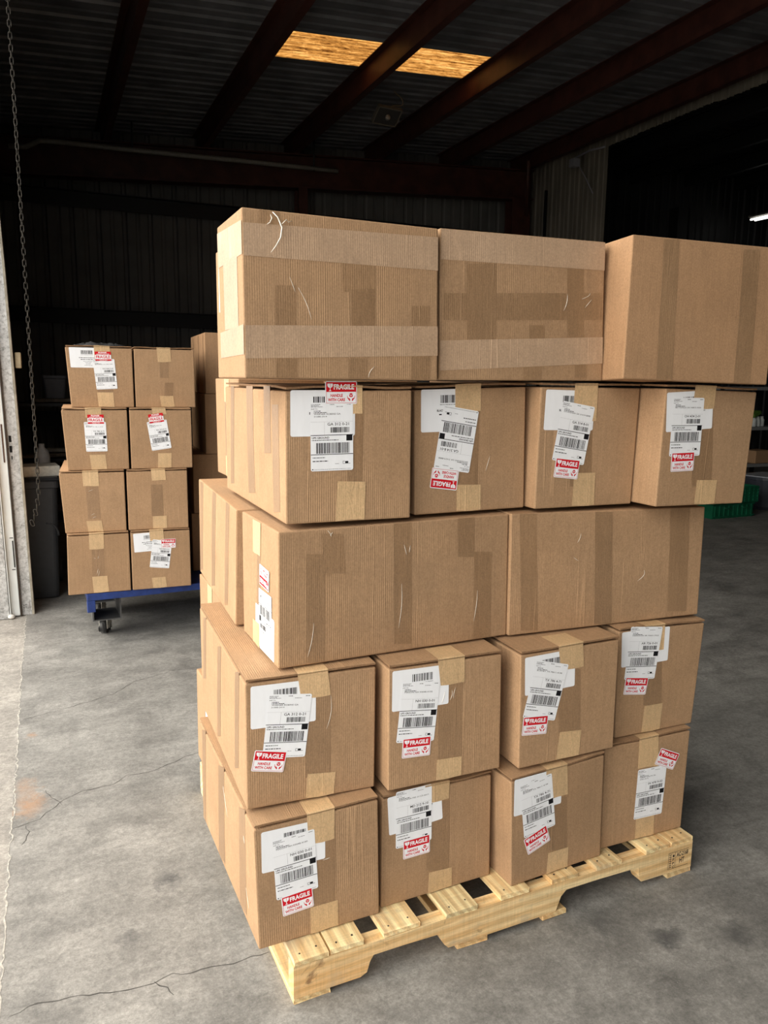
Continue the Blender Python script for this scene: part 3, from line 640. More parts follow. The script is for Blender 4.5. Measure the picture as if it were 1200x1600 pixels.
M_ROOF = plain('roof_sheet', (.16, .165, .178, 1), .42, .0, .5, var=.35, scale=3)
M_WALL = plain('ribbed_wall_sheet', (.14, .137, .128, 1), .5, 0, .4, var=.2, scale=2)
M_WALL2 = plain('ribbed_partition_sheet', (.165, .148, .118, 1), .5, 0, .4, var=.2, scale=2)
M_OUT = plain('outer_wall_sheet', (.55, .55, .52, 1), .5)
M_RED_STEEL = plain('red_oxide_steel', (.065, .022, .016, 1), .5, 0, .4, var=.35, scale=6)
M_DARK = plain('dark_steel', (.012, .012, .013, 1), .5)
def roofz(x): return 4.27+.0567*x
def sheet_profile(a, b, pitch, h):
    """rib profile along an axis: list of (pos, height)"""
    P = []; x = a
    while x < b:
        P += [(x, 0), (x+pitch*.30, 0), (x+pitch*.36, h*.35), (x+pitch*.44, h*.35), (x+pitch*.5, 0), (x+pitch*.78, 0), (x+pitch*.84, h), (x+pitch*.94, h)]
        x += pitch
    P.append((x, 0)); P = [p for p in P if p[0] < b-1e-4]+[(b, 0)]
    return P
def roof_strip(bm, y0, y1, x0, x1, pitch=.305, h=.03):
    pr = sheet_profile(y0, y1, pitch, h)
    va = [bm.verts.new((x0, y, roofz(x0)+z)) for y, z in pr]; vb = [bm.verts.new((x1, y, roofz(x1)+z)) for y, z in pr]
    for i in range(len(pr)-1): bm.faces.new((va[i], va[i+1], vb[i+1], vb[i]))
bm = bmesh.new()
S0, S1 = 7.05, 7.64
roof_strip(bm, -7, S0, -.45, 6.78); roof_strip(bm, S1, 12.2, -.45, 6.78); roof_strip(bm, S0, S1, -.45, 1.95); roof_strip(bm, S0, S1, 4.45, 6.78)
roof = to_b(finish(bm, 'ceiling', M_ROOF)); struct(roof)
M_BAYSHADE = plain('bay_shade_sheet', (.014, .014, .015, 1), .6)  # near-black colour paints in the darkness of the next bay
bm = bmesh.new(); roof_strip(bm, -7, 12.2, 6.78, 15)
struct(to_b(finish(bm, 'ceiling', M_BAYSHADE)))
# translucent skylight panel
t = NT('amber_fibreglass', .6); tcn = t.n('TexCoord').outputs['Object']
nn = t.noise(t.scale(tcn, 1, 2.5, 1), 9, 6, .75, .6); st = t.noise(t.scale(tcn, .6, 18, 1), 1.5, 3, .6)
col = t.ramp(t.math('ADD', t.math('MULTIPLY', nn, .6), t.math('MULTIPLY', st, .4)), [(.38, (.05, .014, .002)), (.5, (.26, .115, .026)), (.62, (.50, .27, .085))])
tl = t.n('BsdfTranslucent'); t.l(col, tl.inputs[0]); df = t.n('BsdfDiffuse'); t.l(t.mix(.6, col, (.1, .05, .02, 1)), df.inputs[0])
mx = t.n('MixShader'); mx.inputs[0].default_value = .85; t.l(df.outputs[0], mx.inputs[1]); t.l(tl.outputs[0], mx.inputs[2])
t.l(mx.outputs[0], t.t.nodes['Material Output'].inputs[0])
bm = bmesh.new(); roof_strip(bm, S0, S1, 1.95, 4.45, .118, .014)
sk = to_b(finish(bm, 'window_1', t.m)); struct(sk)

def ribwall(name, a, b, z0, z1fn, axis, c, mat, pitch=.305, h=.03, sgn=1):
    bm = bmesh.new(); pr = sheet_profile(a, b, pitch, h)
    P = (lambda s, d, z: (s, c+sgn*d, z)) if axis == 'x' else (lambda s, d, z: (c+sgn*d, s, z))
    lo = [bm.verts.new(P(s, d, z0)) for s, d in pr]; hi = [bm.verts.new(P(s, d, z1fn(s))) for s, d in pr]
    for i in range(len(pr)-1): bm.faces.new((lo[i], lo[i+1], hi[i+1], hi[i]))
    return struct(to_b(finish(bm, name, mat)))
ribwall('wall_back', 6.78, 15, 0, lambda s: roofz(s)+.05, 'x', 10.5, M_BAYSHADE)
ribwall('wall_back', -.45, 6.78, 0, lambda s: roofz(s)+.05, 'x', 10.5, M_WALL)
ribwall('wall_front', -.17, 15, 0, lambda s: roofz(s)+.05, 'x', -6.9, M_WALL, sgn=-1)
ribwall('wall_right', -6.9, 10.5, 0, lambda s: roofz(14.8), 'y', 14.8, M_BAYSHADE)
bm = bmesh.new()
box(bm, -.50, -.45, 5.0, 10.6, 0, 4.27); box(bm, -.50, -.45, -7, -2.1, 0, 4.24); box(bm, -.50, -.45, -2.1, 5.0, 3.85, 4.27)
wl = to_b(finish(bm, 'wall_left', [M_WALL])); struct(wl)
# partition wall on the right with the wide opening to the next bay
XR = 6.77
bm = bmesh.new()
pr = sheet_profile(8.50, 10.5, .2, .022)
lo = [bm.verts.new((XR-d, s, 0)) for s, d in pr]; hi = [bm.verts.new((XR-d, s, roofz(XR)-.02)) for s, d in pr]
for i in range(len(pr)-1): bm.faces.new((lo[i], lo[i+1], hi[i+1], hi[i]))
yy = -6.9; rr = random.Random(3); n = 0
while yy < 8.5:
    y1 = min(yy+.62, 8.5); zb = 4.385+rr.uniform(-.012, .012)
    pr = sheet_profile(yy, y1, .2, .022)
    lo = [bm.verts.new((XR-d, s, zb+.012*(i % 2))) for i, (s, d) in enumerate(pr)]; hi = [bm.verts.new((XR-d, s, roofz(XR)-.02)) for s, d in pr]
    for i in range(len(pr)-1): bm.faces.new((lo[i], lo[i+1], hi[i+1], hi[i]))
    yy = y1
struct(to_b(finish(bm, 'wall_partition', M_WALL2)))

def steel(name, label, parts, mat=M_RED_STEEL, cat='beam', group=None):
    bm = bmesh.new()
    for p in parts: box(bm, *p)
    o = to_b(finish(bm, name, mat)); struct(o); return o
def slab_along_x(bm, x0, x1, y0, y1, d0, d1):
    vs = [(x, y, roofz(x)-d) for x in (x0, x1) for y in (y0, y1) for d in (d0, d1)]
    v = [bm.verts.new(p) for p in vs]
    for a in ((0, 1, 3, 2), (4, 6, 7, 5), (0, 4, 5, 1), (2, 3, 7, 6), (0, 2, 6, 4), (1, 5, 7, 3)): bm.faces.new([v[i] for i in a])
# purlins run away from the camera under the sheet
for k in range(12):
    x = .80+1.14*k; zr = roofz(x)
    if abs(x-XR) < .3: x = 6.55
    bm = bmesh.new(); box(bm, x-.006, x+.006, -6.8, 10.45, zr-.205, zr-.004); box(bm, x-.006, x+.065, -6.8, 10.45, zr-.210, zr-.200); box(bm, x-.07, x, -6.8, 10.45, zr-.012, zr-.004)
    struct(to_b(finish(bm, 'trim_purlin', M_RED_STEEL if x < 6.7 else M_DARK)))  # next-bay purlins: near-black stands in for the shade there
bm = bmesh.new(); slab_along_x(bm, -.4, 6.7, 10.12, 10.14, .21, .62); slab_along_x(bm, -.4, 6.7, 10.04, 10.24, .21, .225); slab_along_x(bm, -.4, 6.7, 10.04, 10.24, .60, .62)
struct(to_b(finish(bm, 'trim_rafter', M_RED_STEEL)))
for x, wd in ((3.2, .12), (6.50, .30)):
    bm = bmesh.new(); box(bm, x-wd/2, x+wd/2, 10.22, 10.24, 0, roofz(x)-.6); box(bm, x-.008, x+.008, 10.06, 10.24, 0, roofz(x)-.6); box(bm, x-wd/2, x+wd/2, 10.04, 10.06, 0, roofz(x)-.6)
    struct(to_b(finish(bm, 'trim_column', M_RED_STEEL)))
for z in (3.50, 2.14, .9):
    bm = bmesh.new(); box(bm, -.4, 6.7, 10.40, 10.41, z-.09, z+.09); box(bm, -.4, 6.7, 10.34, 10.41, z+.08, z+.09)
    struct(to_b(finish(bm, 'trim_girt', M_DARK)))
# knee brace by the corner
bm = bmesh.new(); tube(bm, [(6.3, 9.6, roofz(6.3)-.2), (6.62, 10.1, 3.75)], .03, 8); struct(to_b(finish(bm, 'trim_brace', M_RED_STEEL)))
# next bay depth: frames
for x in (9.6, 12.4):
    bm = bmesh.new(); box(bm, x-.1, x+.1, 10.1, 10.3, 0, roofz(x)-.6); struct(to_b(finish(bm, 'trim_column', M_DARK)))

# ------------------------------------------------------------------ door jamb with its guide (left)
M_GALV = None
t = NT('galvanised_steel', .42, .35, .5); tcn = t.n('TexCoord').outputs['Object']
sp1 = t.noise(tcn, 55, 5, .75); sp2 = t.noise(tcn, 7, 4, .6)
c = t.ramp(sp1, [(.32, (.26, .26, .25)), (.48, (.56, .565, .56)), (.68, (.74, .745, .74))])
c = t.mix(t.rng(t.noise(t.scale(tcn, 3, 3, .5), 9, 5, .8), .60, .72, 0, .7), c, (.14, .07, .045, 1))
c = t.mix(1.0, c, t.rng(sp2, .3, .7, .85, 1.1), 'MULTIPLY')
M_GALV = t.out(c, t.bump(sp1, .15, .001))
M_PALE = plain('pale_painted_steel', (.80, .84, .83, 1), .45, .0, .5, var=.1, scale=4)
M_TRIM = plain('weathered_trim', (.33, .30, .24, 1), .7, var=.3, scale=20)
M_BLACK = plain('black_slot', (.01, .01, .01, 1), .9)
M_CAULK = plain('white_filler', (.75, .73, .68, 1), .8, var=.2, scale=40, bump=.4)
jamb = empty('door_guide', bw(-.20, 4.97, 0), BA, 'galvanised roller door guide standing on the threshold at the left edge', 'door guide')
LEAN = .022
def lean(o): 
    for v in o.data.vertices: v.co.x -= (v.co.z)*LEAN*(.5+v.co.z*.16)
    return o
def jpart(name, mat, boxes, seg=12):
    bm = bmesh.new()
    for b in boxes: box(bm, *b[:6], bev=(b[6] if len(b) > 6 else 0))
    bmesh.ops.bisect_plane(bm, geom=bm.verts[:]+bm.edges[:]+bm.faces[:], plane_co=(0, 0, 1), plane_no=(0, 0, 1))
    bmesh.ops.bisect_plane(bm, geom=bm.verts[:]+bm.edges[:]+bm.faces[:], plane_co=(0, 0, 2), plane_no=(0, 0, 1))
    o = finish(bm, name, mat, jamb); lean(o); return o
TOP = 3.84
jpart('outer_sheet', M_GALV, [(-.24, -.055, -.06, -.045, .0, TOP)])
jpart('guide_channel', M_PALE, [(-.045, .003, -.030, -.010, .004, TOP, .004), (-.052, -.046, -.055, -.0, .0, TOP)])
jpart('mounting_angle', M_GALV, [(.0105, .066, -.012, .0, .0, TOP), (.0105, .016, -.012, .06, .0, TOP)])
jpart('rusty_seam', plain('rusty_seam', (.045, .03, .02, 1), .8), [(.0040, .0104, -.034, -.008, .001, TOP)])
jpart('edge_trim', M_TRIM, [(.0665, .080, -.020, .06, .0, TOP, .002)])
slots = [(.018, .032, -.0135, -.0118, 1.035, 1.072), (.018, .032, -.0135, -.0118, .975, 1.013), (.024, .030, -.0135, -.0118, .935, .955)]
jpart('bolt_hole', M_BLACK, slots[:1]); jpart('bolt_hole', M_BLACK, slots[1:2]); jpart('bolt_hole', M_BLACK, slots[2:])
for z in (.035, .05): 
    for x in (.022, .034): jpart('bolt_hole', M_BLACK, [(x, x+.004, -.0135, -.0118, z+x*.3, z+.005+x*.3)])
jpart('guide_slot', M_BLACK, [(-.010, -.004, -.0325, -.0295, .30, .46)]); jpart('guide_slot', M_BLACK, [(-.022, -.004, -.0325, -.0295, .285, .289), (-.022, -.004, -.0325, -.0295, .475, .479)])
jpart('rusty_latch', plain('rusty_latch', (.10, .05, .035, 1), .7, .3), [(-.017, -.010, -.036, -.0295, .92, 1.14, .002)])
bm = bmesh.new(); bmesh.ops.create_icosphere(bm, subdivisions=2, radius=1)
for v in bm.verts: v.co = Vector((-.045+v.co.x*.02, -.065+v.co.y*.015, max(0, .012+v.co.z*.014)))
finish(bm, 'filler_blob', M_CAULK, jamb, True)
# inside jamb column (dark)
o = to_b(finish((lambda b: (box(b, -.44, -.20, 5.03, 5.20, 0, 4.22), b)[1])(bmesh.new()), 'trim_jamb', plain('dark_jamb', (.05, .05, .05, 1), .6))); struct(o)
# brass coloured latch block on the inside edge
bm = bmesh.new(); box(bm, -.017, .017, -.02, .02, -.045, .045, .006)
o = finish(bm, 'latch_block', plain('cream_latch', (.48, .40, .26, 1), .4, .2), loc=bw(-.122, 5.0, 1.50), rot=(0, 0, BA)); tag(o, 'small cream latch block on the inner edge of the door guide', 'latch')

# hoist chain
M_CHAIN = plain('dark_chain_steel', (.055, .05, .042, 1), .5, .5, var=.3, scale=80)
ch = empty('hoist_chain', bw(-.066, 4.90, .565), BA, 'steel door hoist chain hanging loosely beside the galvanised guide', 'chain')
bm = bmesh.new()
def link_mesh(bm, M4):
    L2, R_, r = .0115, .0085, .0026; pts = []
    for k in range(6): a = PI*k/5; pts.append((R_*math.cos(a), 0, L2+R_*math.sin(a)))
    for k in range(6): a = PI+PI*k/5; pts.append((R_*math.cos(a), 0, -L2+R_*math.sin(a)))
    n = len(pts); seg = 5; rings = []
    for i in range(n):
        p = Vector(pts[i]); d = (Vector(pts[(i+1) % n])-Vector(pts[i-1])).normalized(); u = Vector((0, 1, 0)); v = d.cross(u)
        rings.append([bm.verts.new(M4 @ (p+(u*math.cos(2*PI*k/seg)+v*math.sin(2*PI*k/seg))*r)) for k in range(seg)])
    for i in range(n):
        a, b = rings[i], rings[(i+1) % n]
        for k in range(seg): bm.faces.new((a[k], a[(k+1) % seg], b[(k+1) % seg], b[k])).smooth = True
zz = 0; k = 0
path = [(-.055, 0), (-.02, .06), (0.0, .14), (0.006, .25)]
while zz < 3.62:
    x = -.050*max(0, 1-zz/.22)**2+.012*min(zz, 1.0)+.004*math.sin(zz*1.1)
    x = -.045*max(0, 1-zz/.22)**2+.010
    M4 = Matrix.Translation((x, 0, zz)) @ Matrix.Rotation((PI/2 if k % 2 else 0)+.5*math.sin(zz*2.3), 4, 'Z') @ Matrix.Rotation(-.35*max(0, 1-zz/.22) if zz < .22 else 0, 4, 'Y')
    link_mesh(bm, M4); zz += .0305; k += 1
finish(bm, 'chain_links', M_CHAIN, ch)['kind'] = 'stuff'

# pipe under the eave
bm = bmesh.new(); tube(bm, [(-.2, 9.9, 3.88), (-.02, 9.9, 3.90), (.12, 9.9, 3.98), (.3, 9.9, 3.99), (1.2, 9.9, 4.0), (2.4, 9.9, 4.03), (3.62, 9.9, 4.05)], .028, 10)
o = to_b(finish(bm, 'conduit_pipe', plain('dull_pipe', (.25, .24, .21, 1), .5))); tag(o, 'long grey pipe running below the eave of the back wall', 'pipe')
for x in (1.1, 3.3):
    bm = bmesh.new(); tube(bm, [(x, 9.9, 4.01), (x, 9.9, roofz(x)-.02)], .012, 6); p_ = finish(bm, 'hanger', M_DARK, o)
# wall stud conduit on the partition
bm = bmesh.new(); tube(bm, [(XR-.06, 9.75, 1.0), (XR-.06, 9.75, 4.1)], .022, 8); box(bm, XR-.12, XR-.03, 9.70, 9.80, 3.28, 3.36)
o = to_b(finish(bm, 'conduit_pipe', M_DARK)); tag(o, 'dark vertical conduit fixed to the ribbed partition wall', 'pipe')
# bracket with hanging wires near the ceiling
bm = bmesh.new(); tube(bm, [(6.55, 9.0, 4.3), (6.55, 8.6, 4.33), (6.55, 8.3, 4.30)], .012, 6); tube(bm, [(6.58, 8.9, 4.27), (6.62, 8.75, 4.05), (6.64, 8.6, 3.82)], .008, 6); box(bm, 6.5, 6.6, 8.85, 8.95, 4.2, 4.3)
o = to_b(finish(bm, 'wire_bracket', M_GREY)); tag(o, 'small bracket with a dangling wire at the top of the partition wall', 'bracket')

# work light under the roof
wl_ = empty('flood_light', bw(3.56, 8.2, 4.22), BA+.1, 'square flood light hanging on a looped cable below the amber skylight', 'light')
M_LFRAME = plain('grey_light_frame', (.13, .12, .10, 1), .5); 
t = NT('lamp_glass', .15, 0, .5); M_LGLASS = t.out((.05, .05, .05, 1))
bm = bmesh.new()
RX = Matrix.Rotation(math.radians(-38), 4, 'X')
for a in ((-.17, .17, -.12, -.105, -.02, .03), (-.17, .17, .105, .12, -.02, .03), (-.17, -.155, -.12, .12, -.02, .03), (.155, .17, -.12, .12, -.02, .03), (-.15, .15, -.10, .10, .03, .05)): box(bm, *a, mat=RX)
finish(bm, 'housing', M_LFRAME, wl_)
bm = bmesh.new(); box(bm, -.155, .155, -.105, .105, -.012, -.006, mat=RX); finish(bm, 'lens', M_LGLASS, wl_)
bm = bmesh.new(); bmesh.ops.create_uvsphere(bm, u_segments=14, v_segments=8, radius=.035)
for v in bm.verts: v.co = RX @ (v.co+Vector((0.0, 0, -.03)))
finish(bm, 'bulb', plain('bulb_white', (.25, .24, .22, 1), .3), wl_, True)
bm = bmesh.new(); box(bm, -.02, .09, -.02, .03, .05, .10, .004, mat=RX); finish(bm, 'junction_box', M_LFRAME, wl_)
bm = bmesh.new()
ctrl = [(.01, .0, .10), (.02, .0, .16), (.09, 0, .24), (.20, 0, .28), (.23, 0, .34), (.20, -.01, .43), (.12, -.02, .50), (.08, -.02, .56)]
cp = [Vector(p) for p in ctrl]; sm = []
for i in range(len(cp)-1):
    a, b, c_, d = cp[max(i-1, 0)], cp[i], cp[i+1], cp[min(i+2, len(cp)-1)]
    for k in range(6):
        u = k/6; sm.append(.5*((2*b)+(c_-a)*u+(2*a-5*b+4*c_-d)*u*u+(-a+3*b-3*c_+d)*u**3))
sm.append(cp[-1]); tube(bm, [(p.x, p.y, p.z*.55) for p in sm], .007, 6); finish(bm, 'cable', plain('cable_beige', (.25, .19, .12, 1), .5), wl_)

wl_.scale = (.86, .86, .86)
# tube light glowing in the next bay
em = NT('glowing_tube'); em.b.inputs['Emission Color'].default_value = (1, .98, .9, 1); em.b.inputs['Emission Strength'].default_value = 6; M_EM = em.m
tl_ = empty('tube_light', bw(11.15, 9.52, 4.16), BA+PI/2, 'lit tube light far off in the dark next bay', 'light')
bm = bmesh.new(); box(bm, -.62, .62, -.09, .09, .03, .06); finish(bm, 'housing', M_LFRAME, tl_)
for dx in (-.05, .05):
    bm = bmesh.new(); tube(bm, [(-.6, dx, 0), (.6, dx, 0)], .016, 8); finish(bm, 'glowing_tube', M_EM, tl_)

# ------------------------------------------------------------------ pallet
PO = Vector((-0.19185389, 1.55690839, 0)); PXv = Vector((0.90636458, 0.42249645, 0)); PYv = Vector((-0.42249645, 0.90636458, 0)); PA = math.atan2(PXv.y, PXv.x)
def wood(name, along, base, dark):
    t = NT(name, .7, 0, .3); tc = t.n('TexCoord').outputs['Object']; rnd = t.n('ObjectInfo').outputs['Random']
    cm = t.n('CombineXYZ'); s1 = t.math('MULTIPLY', rnd, 31.7); t.l(s1, cm.inputs[0]); t.l(s1, cm.inputs[1]); t.l(s1, cm.inputs[2]); v = t.addv(tc, cm.outputs[0])
    vs = t.scale(v, .12, 1, 1) if along == 'x' else t.scale(v, 1, .12, 1)
    nz = t.noise(vs, 7, 3, .5)
    wv = t.n('TexWave', wave_type='RINGS', rings_direction='X' if along == 'x' else 'Y'); t.l(vs, wv.inputs[0]); wv.inputs['Scale'].default_value = 16; wv.inputs['Distortion'].default_value = 7; wv.inputs['Detail'].default_value = 2; wv.inputs['Detail Scale'].default_value = .6
    fib = t.noise(t.scale(v, .05 if along == 'x' else 1, 1 if along == 'x' else .05, 1), 260, 3, .6)
    saw = t.noise(t.scale(v, 1 if along == 'x' else .04, .04 if along == 'x' else 1, .06), 240, 2, .5)
    c = t.mix(t.rng(wv.outputs['Fac'], .15, .8, 0, .62), base, dark)
    c = t.mix(t.rng(nz, .42, .66, 0, .65), c, (dark[0]*1.15, dark[1]*.95, dark[2]*.8, 1))
    c = t.mix(1.0, c, t.rng(fib, .3, .7, .80, 1.14), 'MULTIPLY'); c = t.mix(1.0, c, t.rng(saw, .3, .7, .93, 1.06), 'MULTIPLY')
    c = t.mix(1.0, c, t.rng(rnd, 0, 1, .88, 1.1), 'MULTIPLY')
    kn = t.noise(v, 11, 5, .6, 1.0); c = t.mix(t.rng(kn, .62, .72, 0, .8), c, (.20, .10, .05, 1))
    gy = t.noise(v, 4, 5, .7, .5); c = t.mix(t.rng(gy, .54, .68, 0, .6), c, (.42, .36, .27, 1))
    n = t.bump(fib, .3, .001); n = t.bump(saw, .25, .0008, n)
    return t.out(c, n)
M_WX = wood('pine_grain_along_x', 'x', (.93, .76, .44, 1), (.66, .42, .18, 1))
M_WY = wood('pine_grain_along_y', 'y', (.95, .80, .46, 1), (.62, .40, .18, 1))
M_NAIL = plain('nail_head', (.09, .075, .06, 1), .5, .6)
pal = empty('pallet', PO, PA, 'pale wooden shipping pallet under the stacked cardboard boxes', 'pallet')
def rough_board(x0, x1, y0, y1, z0, z1, mat, name, seed, nails=()):
    r = random.Random(seed); bm = bmesh.new(); box(bm, x0, x1, y0, y1, z0, z1, .002)
    for _ in range(1):
        for v in bm.verts:
            v.co.z += (r.uniform(-.0014, 0) if v.co.z > (z0+z1)/2 else r.uniform(0, .0006)) if name == 'deck_board' else 0
            if v.co.y < y0+.01: v.co.y += r.uniform(-.002, .003)
    for nx, ny in nails:
        n0 = len(bm.faces)
        rr_ = bmesh.ops.create_cone(bm, cap_ends=True, segments=10, radius1=.0026, radius2=.0023, depth=.0016)['verts']
        for v in rr_: v.co += Vector((nx, ny, z1-.0006))
        for f in {f for v in rr_ for f in v.link_faces}: f.material_index = 1
    o = finish(bm, name, [mat, M_NAIL], pal)
    return o
TB = [(.000, .085), (.090, .175), (.225, .323), (.393, .486), (.556, .644), (.715, .803), (.861, .951), (1.039, 1.131), (1.135, 1.219)]
for i, (a, b) in enumerate(TB):
    nl = [(a+.02, .018), (b-.022, .026), (a+.022, .50), (b-.02, .51), (a+.02, .99), (b-.02, 1.0)]
    rough_board(a, b, 0 if i % 3 else -.003, 1.016, .0985, .1138, M_WY, 'deck_board', i, nl)
for i, (a, b) in enumerate([(.0, .09), (.43, .52), (.69, .768), (1.129, 1.219)]):
    rough_board(a, b, .001, 1.015, .0, .0155, M_WY, 'bottom_board', 40+i)
for i, (y0, y1) in enumerate(((.0, .038), (.489, .527), (.978, 1.016))):
    r = random.Random(60+i); zt_ = .0983; zb_ = .0157; zn = .062
    pts = [(0, zb_), (.165, zb_), (.182, zb_+.008), (.190, .050), (.199, .064), (.28, zn+.002), (.374, zn), (.378, .052), (.392, .028), (.404, zb_)]
    pts += [(.715, zb_), (.733, zb_+.002), (.742, .040), (.748, .056), (.765, .071), (.88, .071), (1.017, .067), (1.020, .040), (1.030, zb_+.004), (1.219, zb_), (1.219, zt_)]
    pts += [(x, zt_) for x in (1.0, .8, .6, .4, .2)]+[(0, zt_)]
    bm = bmesh.new(); prism(bm, pts, y0, y1)
    o = finish(bm, 'stringer', M_WX, pal)
    if i == 0: front_stringer = o
sh = Sheet(lambda x, y, l: Vector((x, -.0003-l, y))); M_STAMP = plain('charred_stamp', (.05, .03, .02, 1), .8, var=.4, scale=200)
x0, x1, z0, z1 = 1.128, 1.205, .028, .080; lw = .0013
sh.rect(x0, z0, x1, z0+lw, 0); sh.rect(x0, z1-lw, x1, z1, 0); sh.rect(x0, z0, x0+lw, z1, 0); sh.rect(x0+.026, z0, x0+.026+lw, z1, 0)
sh.text('AC-2168', x0+.031, z1-.019, x1-.001, z1-.004, 0, .0001, .03); sh.text('HT', x0+.043, z0+.012, x0+.062, z0+.028, 0, .0001, .03)
for i, ch_ in enumerate('IPPC'):
    v, f = text_mesh(ch_, .03); sh.face([(x0+.016+a*.007, z1-.008-i*.0115-(1-b)*.008) for a, b in v], f, 0, .0001)
for i in range(7): sh.rect(x0+.003, z0+.005+i*.0065, x0+.013, z0+.007+i*.0065, 0)
sh.rect(x0+.0075, z0+.004, x0+.0088, z1-.006, 0)
finish(sh.bm, 'stamp', M_STAMP, front_stringer)

# ------------------------------------------------------------------ cartons on the pallet
def PW(l): return PO+PXv*l[0]+PYv*l[1]+Vector((0, 0, l[2]))
INFO = {
 'A1': ('cardboard box NH 030 0-01 at the left front corner of the bottom layer', 'boxes of the bottom layer'),
 'A2': ('cardboard box MD 212 9-10 in the bottom layer, second from the left front corner', 'boxes of the bottom layer'),
 'A3': ('cardboard box TX 786 4-71 in the bottom layer, with a steeply tilted fragile sticker', 'boxes of the bottom layer'),
 'A4': ('cardboard box at the right end of the bottom layer, fragile sticker near its top right', 'boxes of the bottom layer'),
 'A5': ('cardboard box behind the bottom left box, white label on its left end', 'boxes of the bottom layer'),
 'B1': ('cardboard box GA 312 0-21 at the left end of the second layer from below', 'boxes of the second layer'),
 'B2': ('cardboard box NH 030 0-01 in the second layer from below, with bulging top flap', 'boxes of the second layer'),
 'B3': ('cardboard box TX 786 4-71 jutting forward in the second layer from below', 'boxes of the second layer'),
 'B4': ('cardboard box AR 726 0-01 at the right end of the second layer from below', 'boxes of the second layer'),
 'B5': ('cardboard box behind the left box of the second layer, label on its left end', 'boxes of the second layer'),
 'C1': ('long cardboard box lying sideways in the middle layer, upside-down labels on its left end', 'boxes of the middle layer'),
 'C2': ('long cardboard box without labels at the right of the middle layer', 'boxes of the middle layer'),
 'C3': ('long cardboard box pointing backwards at the left of the middle layer, three tape strips', 'boxes of the middle layer'),
 'D1': ('cardboard box GA 312 0-21 in the fourth layer, sticker over its top edge', 'boxes of the fourth layer'),
 'D2': ('cardboard box in the fourth layer with shipping label and fragile sticker upside down', 'boxes of the fourth layer'),
 'D3': ('cardboard box GA 314 8-01 in the fourth layer with upright labels, third from the left', 'boxes of the fourth layer'),
 'D4': ('cardboard box OH 434 2-01 overhanging at the right end of the fourth layer', 'boxes of the fourth layer'),
 'D5': ('cardboard box behind the left box of the fourth layer, label on its left end', 'boxes of the fourth layer'),
 'E1': ('large top left cardboard box with frosted tape bands and a curl of torn tape', 'boxes of the top layer'),
 'E2': ('large cardboard box in the middle of the top layer with a dark tape cross', 'boxes of the top layer'),
 'E3': ('large smooth cardboard box at the top right, turned a little, with vertical tape strips', 'boxes of the top layer'),
 'E4': ('cardboard box half hidden behind the top left box, white labels on its left end', 'boxes of the top layer'),
}
CART = {}
for i, (k, pts) in enumerate(BOX.items()):
    P = [PW(p) for p in pts]; lab, grp = INFO[k]
    flap = k in ('A1', 'A2', 'A3', 'A4', 'B1', 'B2', 'B3', 'B4', 'D1', 'D2', 'D3', 'D4')
    CART[k] = Carton(P, 'cardboard_box', lab, grp, flap, seed=100+i, mat=M_CARD2 if k in ('E3',) else M_CARD)
for j, d in enumerate(DECO):
    c = CART[d[0]]
    if d[2] in ('clear', 'kraft', 'band'): c.quad(d[1], d[2], d[3:])
    else: c.sheet(d[1], d[2], d[3], d[4], d[5], d[8], seed=j+1)
# labels and tape on the ends of the rear boxes
for k, yy_ in (('A5', 0), ('B5', 0), ('D5', 0), ('E4', 0)):
    c = CART[k]; wd = .308 if k != 'E4' else .35; hh = (c.P[3]-c.P[0]).z
    c.quad('L', 'kraft', (.13, hh-.075, .195, hh-.075, .195, hh, .13, hh)); c.quad('L', 'kraft', (.13, 0, .195, 0, .195, .07, .13, .07))
    c.quad('L', 'clear', (.132, .06, .192, .06, .192, hh-.07, .132, hh-.07))
c = CART['A5']; c.sheet('L', 'prod', .23, .245, 0, None, 301); c.sheet('L', 'ship', .20, .19, -4, 'GA 312 0-21|WARNER ROBINS GA|31088-2414', 302)
c = CART['B5']; c.sheet('L', 'prod', .14, .12, 0, None, 303); c.sheet('L', 'ship', .17, .10, 3, 'GA 314 8-01|SAVANNAH GA 31419-8888|', 304)
c = CART['D5']; c.sheet('L', 'ship', .21, .17, 0, 'TX 786 4-71|BURNET TX 78611-4198|', 305)
c = CART['E4']; c.sheet('L', 'prod', .085, .255, 90, None, 306); c.sheet('L', 'ship', .22, .17, 3, 'NH 030 0-01|MASON NH 03048-4100|', 307)
# frosted tape round the left side of the top left box
c = CART['E1']; q = c.P; dl = (q[4]-q[0]).length; hl = (q[3]-q[0]).z
c.quad('L', 'band', (0, hl-.095, dl, hl-.095, dl, hl-.030, 0, hl-.020)); c.quad('L', 'band', (0, .045, dl, .048, dl, .108, 0, .102)); c.quad('L', 'band', (.05, .105, .17, .105, .17, hl-.09, .05, hl-.09))
# torn tape curl on the top left box
bm = bmesh.new(); cp = [(.062, -.004, .335), (.072, -.007, .325), (.080, -.010, .305), (.076, -.013, .285), (.066, -.014, .268), (.055, -.013, .254)]
tube(bm, cp, [.0010, .0014, .0018, .0016, .0012, .0004], 6)
tube(bm, [(.058, -.003, .330), (.060, -.006, .322), (.056, -.005, .314), (.050, -.003, .310)], [.0006, .0013, .001, .0004], 6)
tube(bm, [(.080, -.008, .312), (.090, -.007, .322), (.096, -.004, .318), (.104, -.003, .322)], [.0008, .0010, .0008, .0003], 6)
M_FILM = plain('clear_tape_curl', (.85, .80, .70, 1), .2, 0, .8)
finish(bm, 'torn_tape', M_FILM, c.root, True).location = (q[0]+Vector((0, 0, 0)))
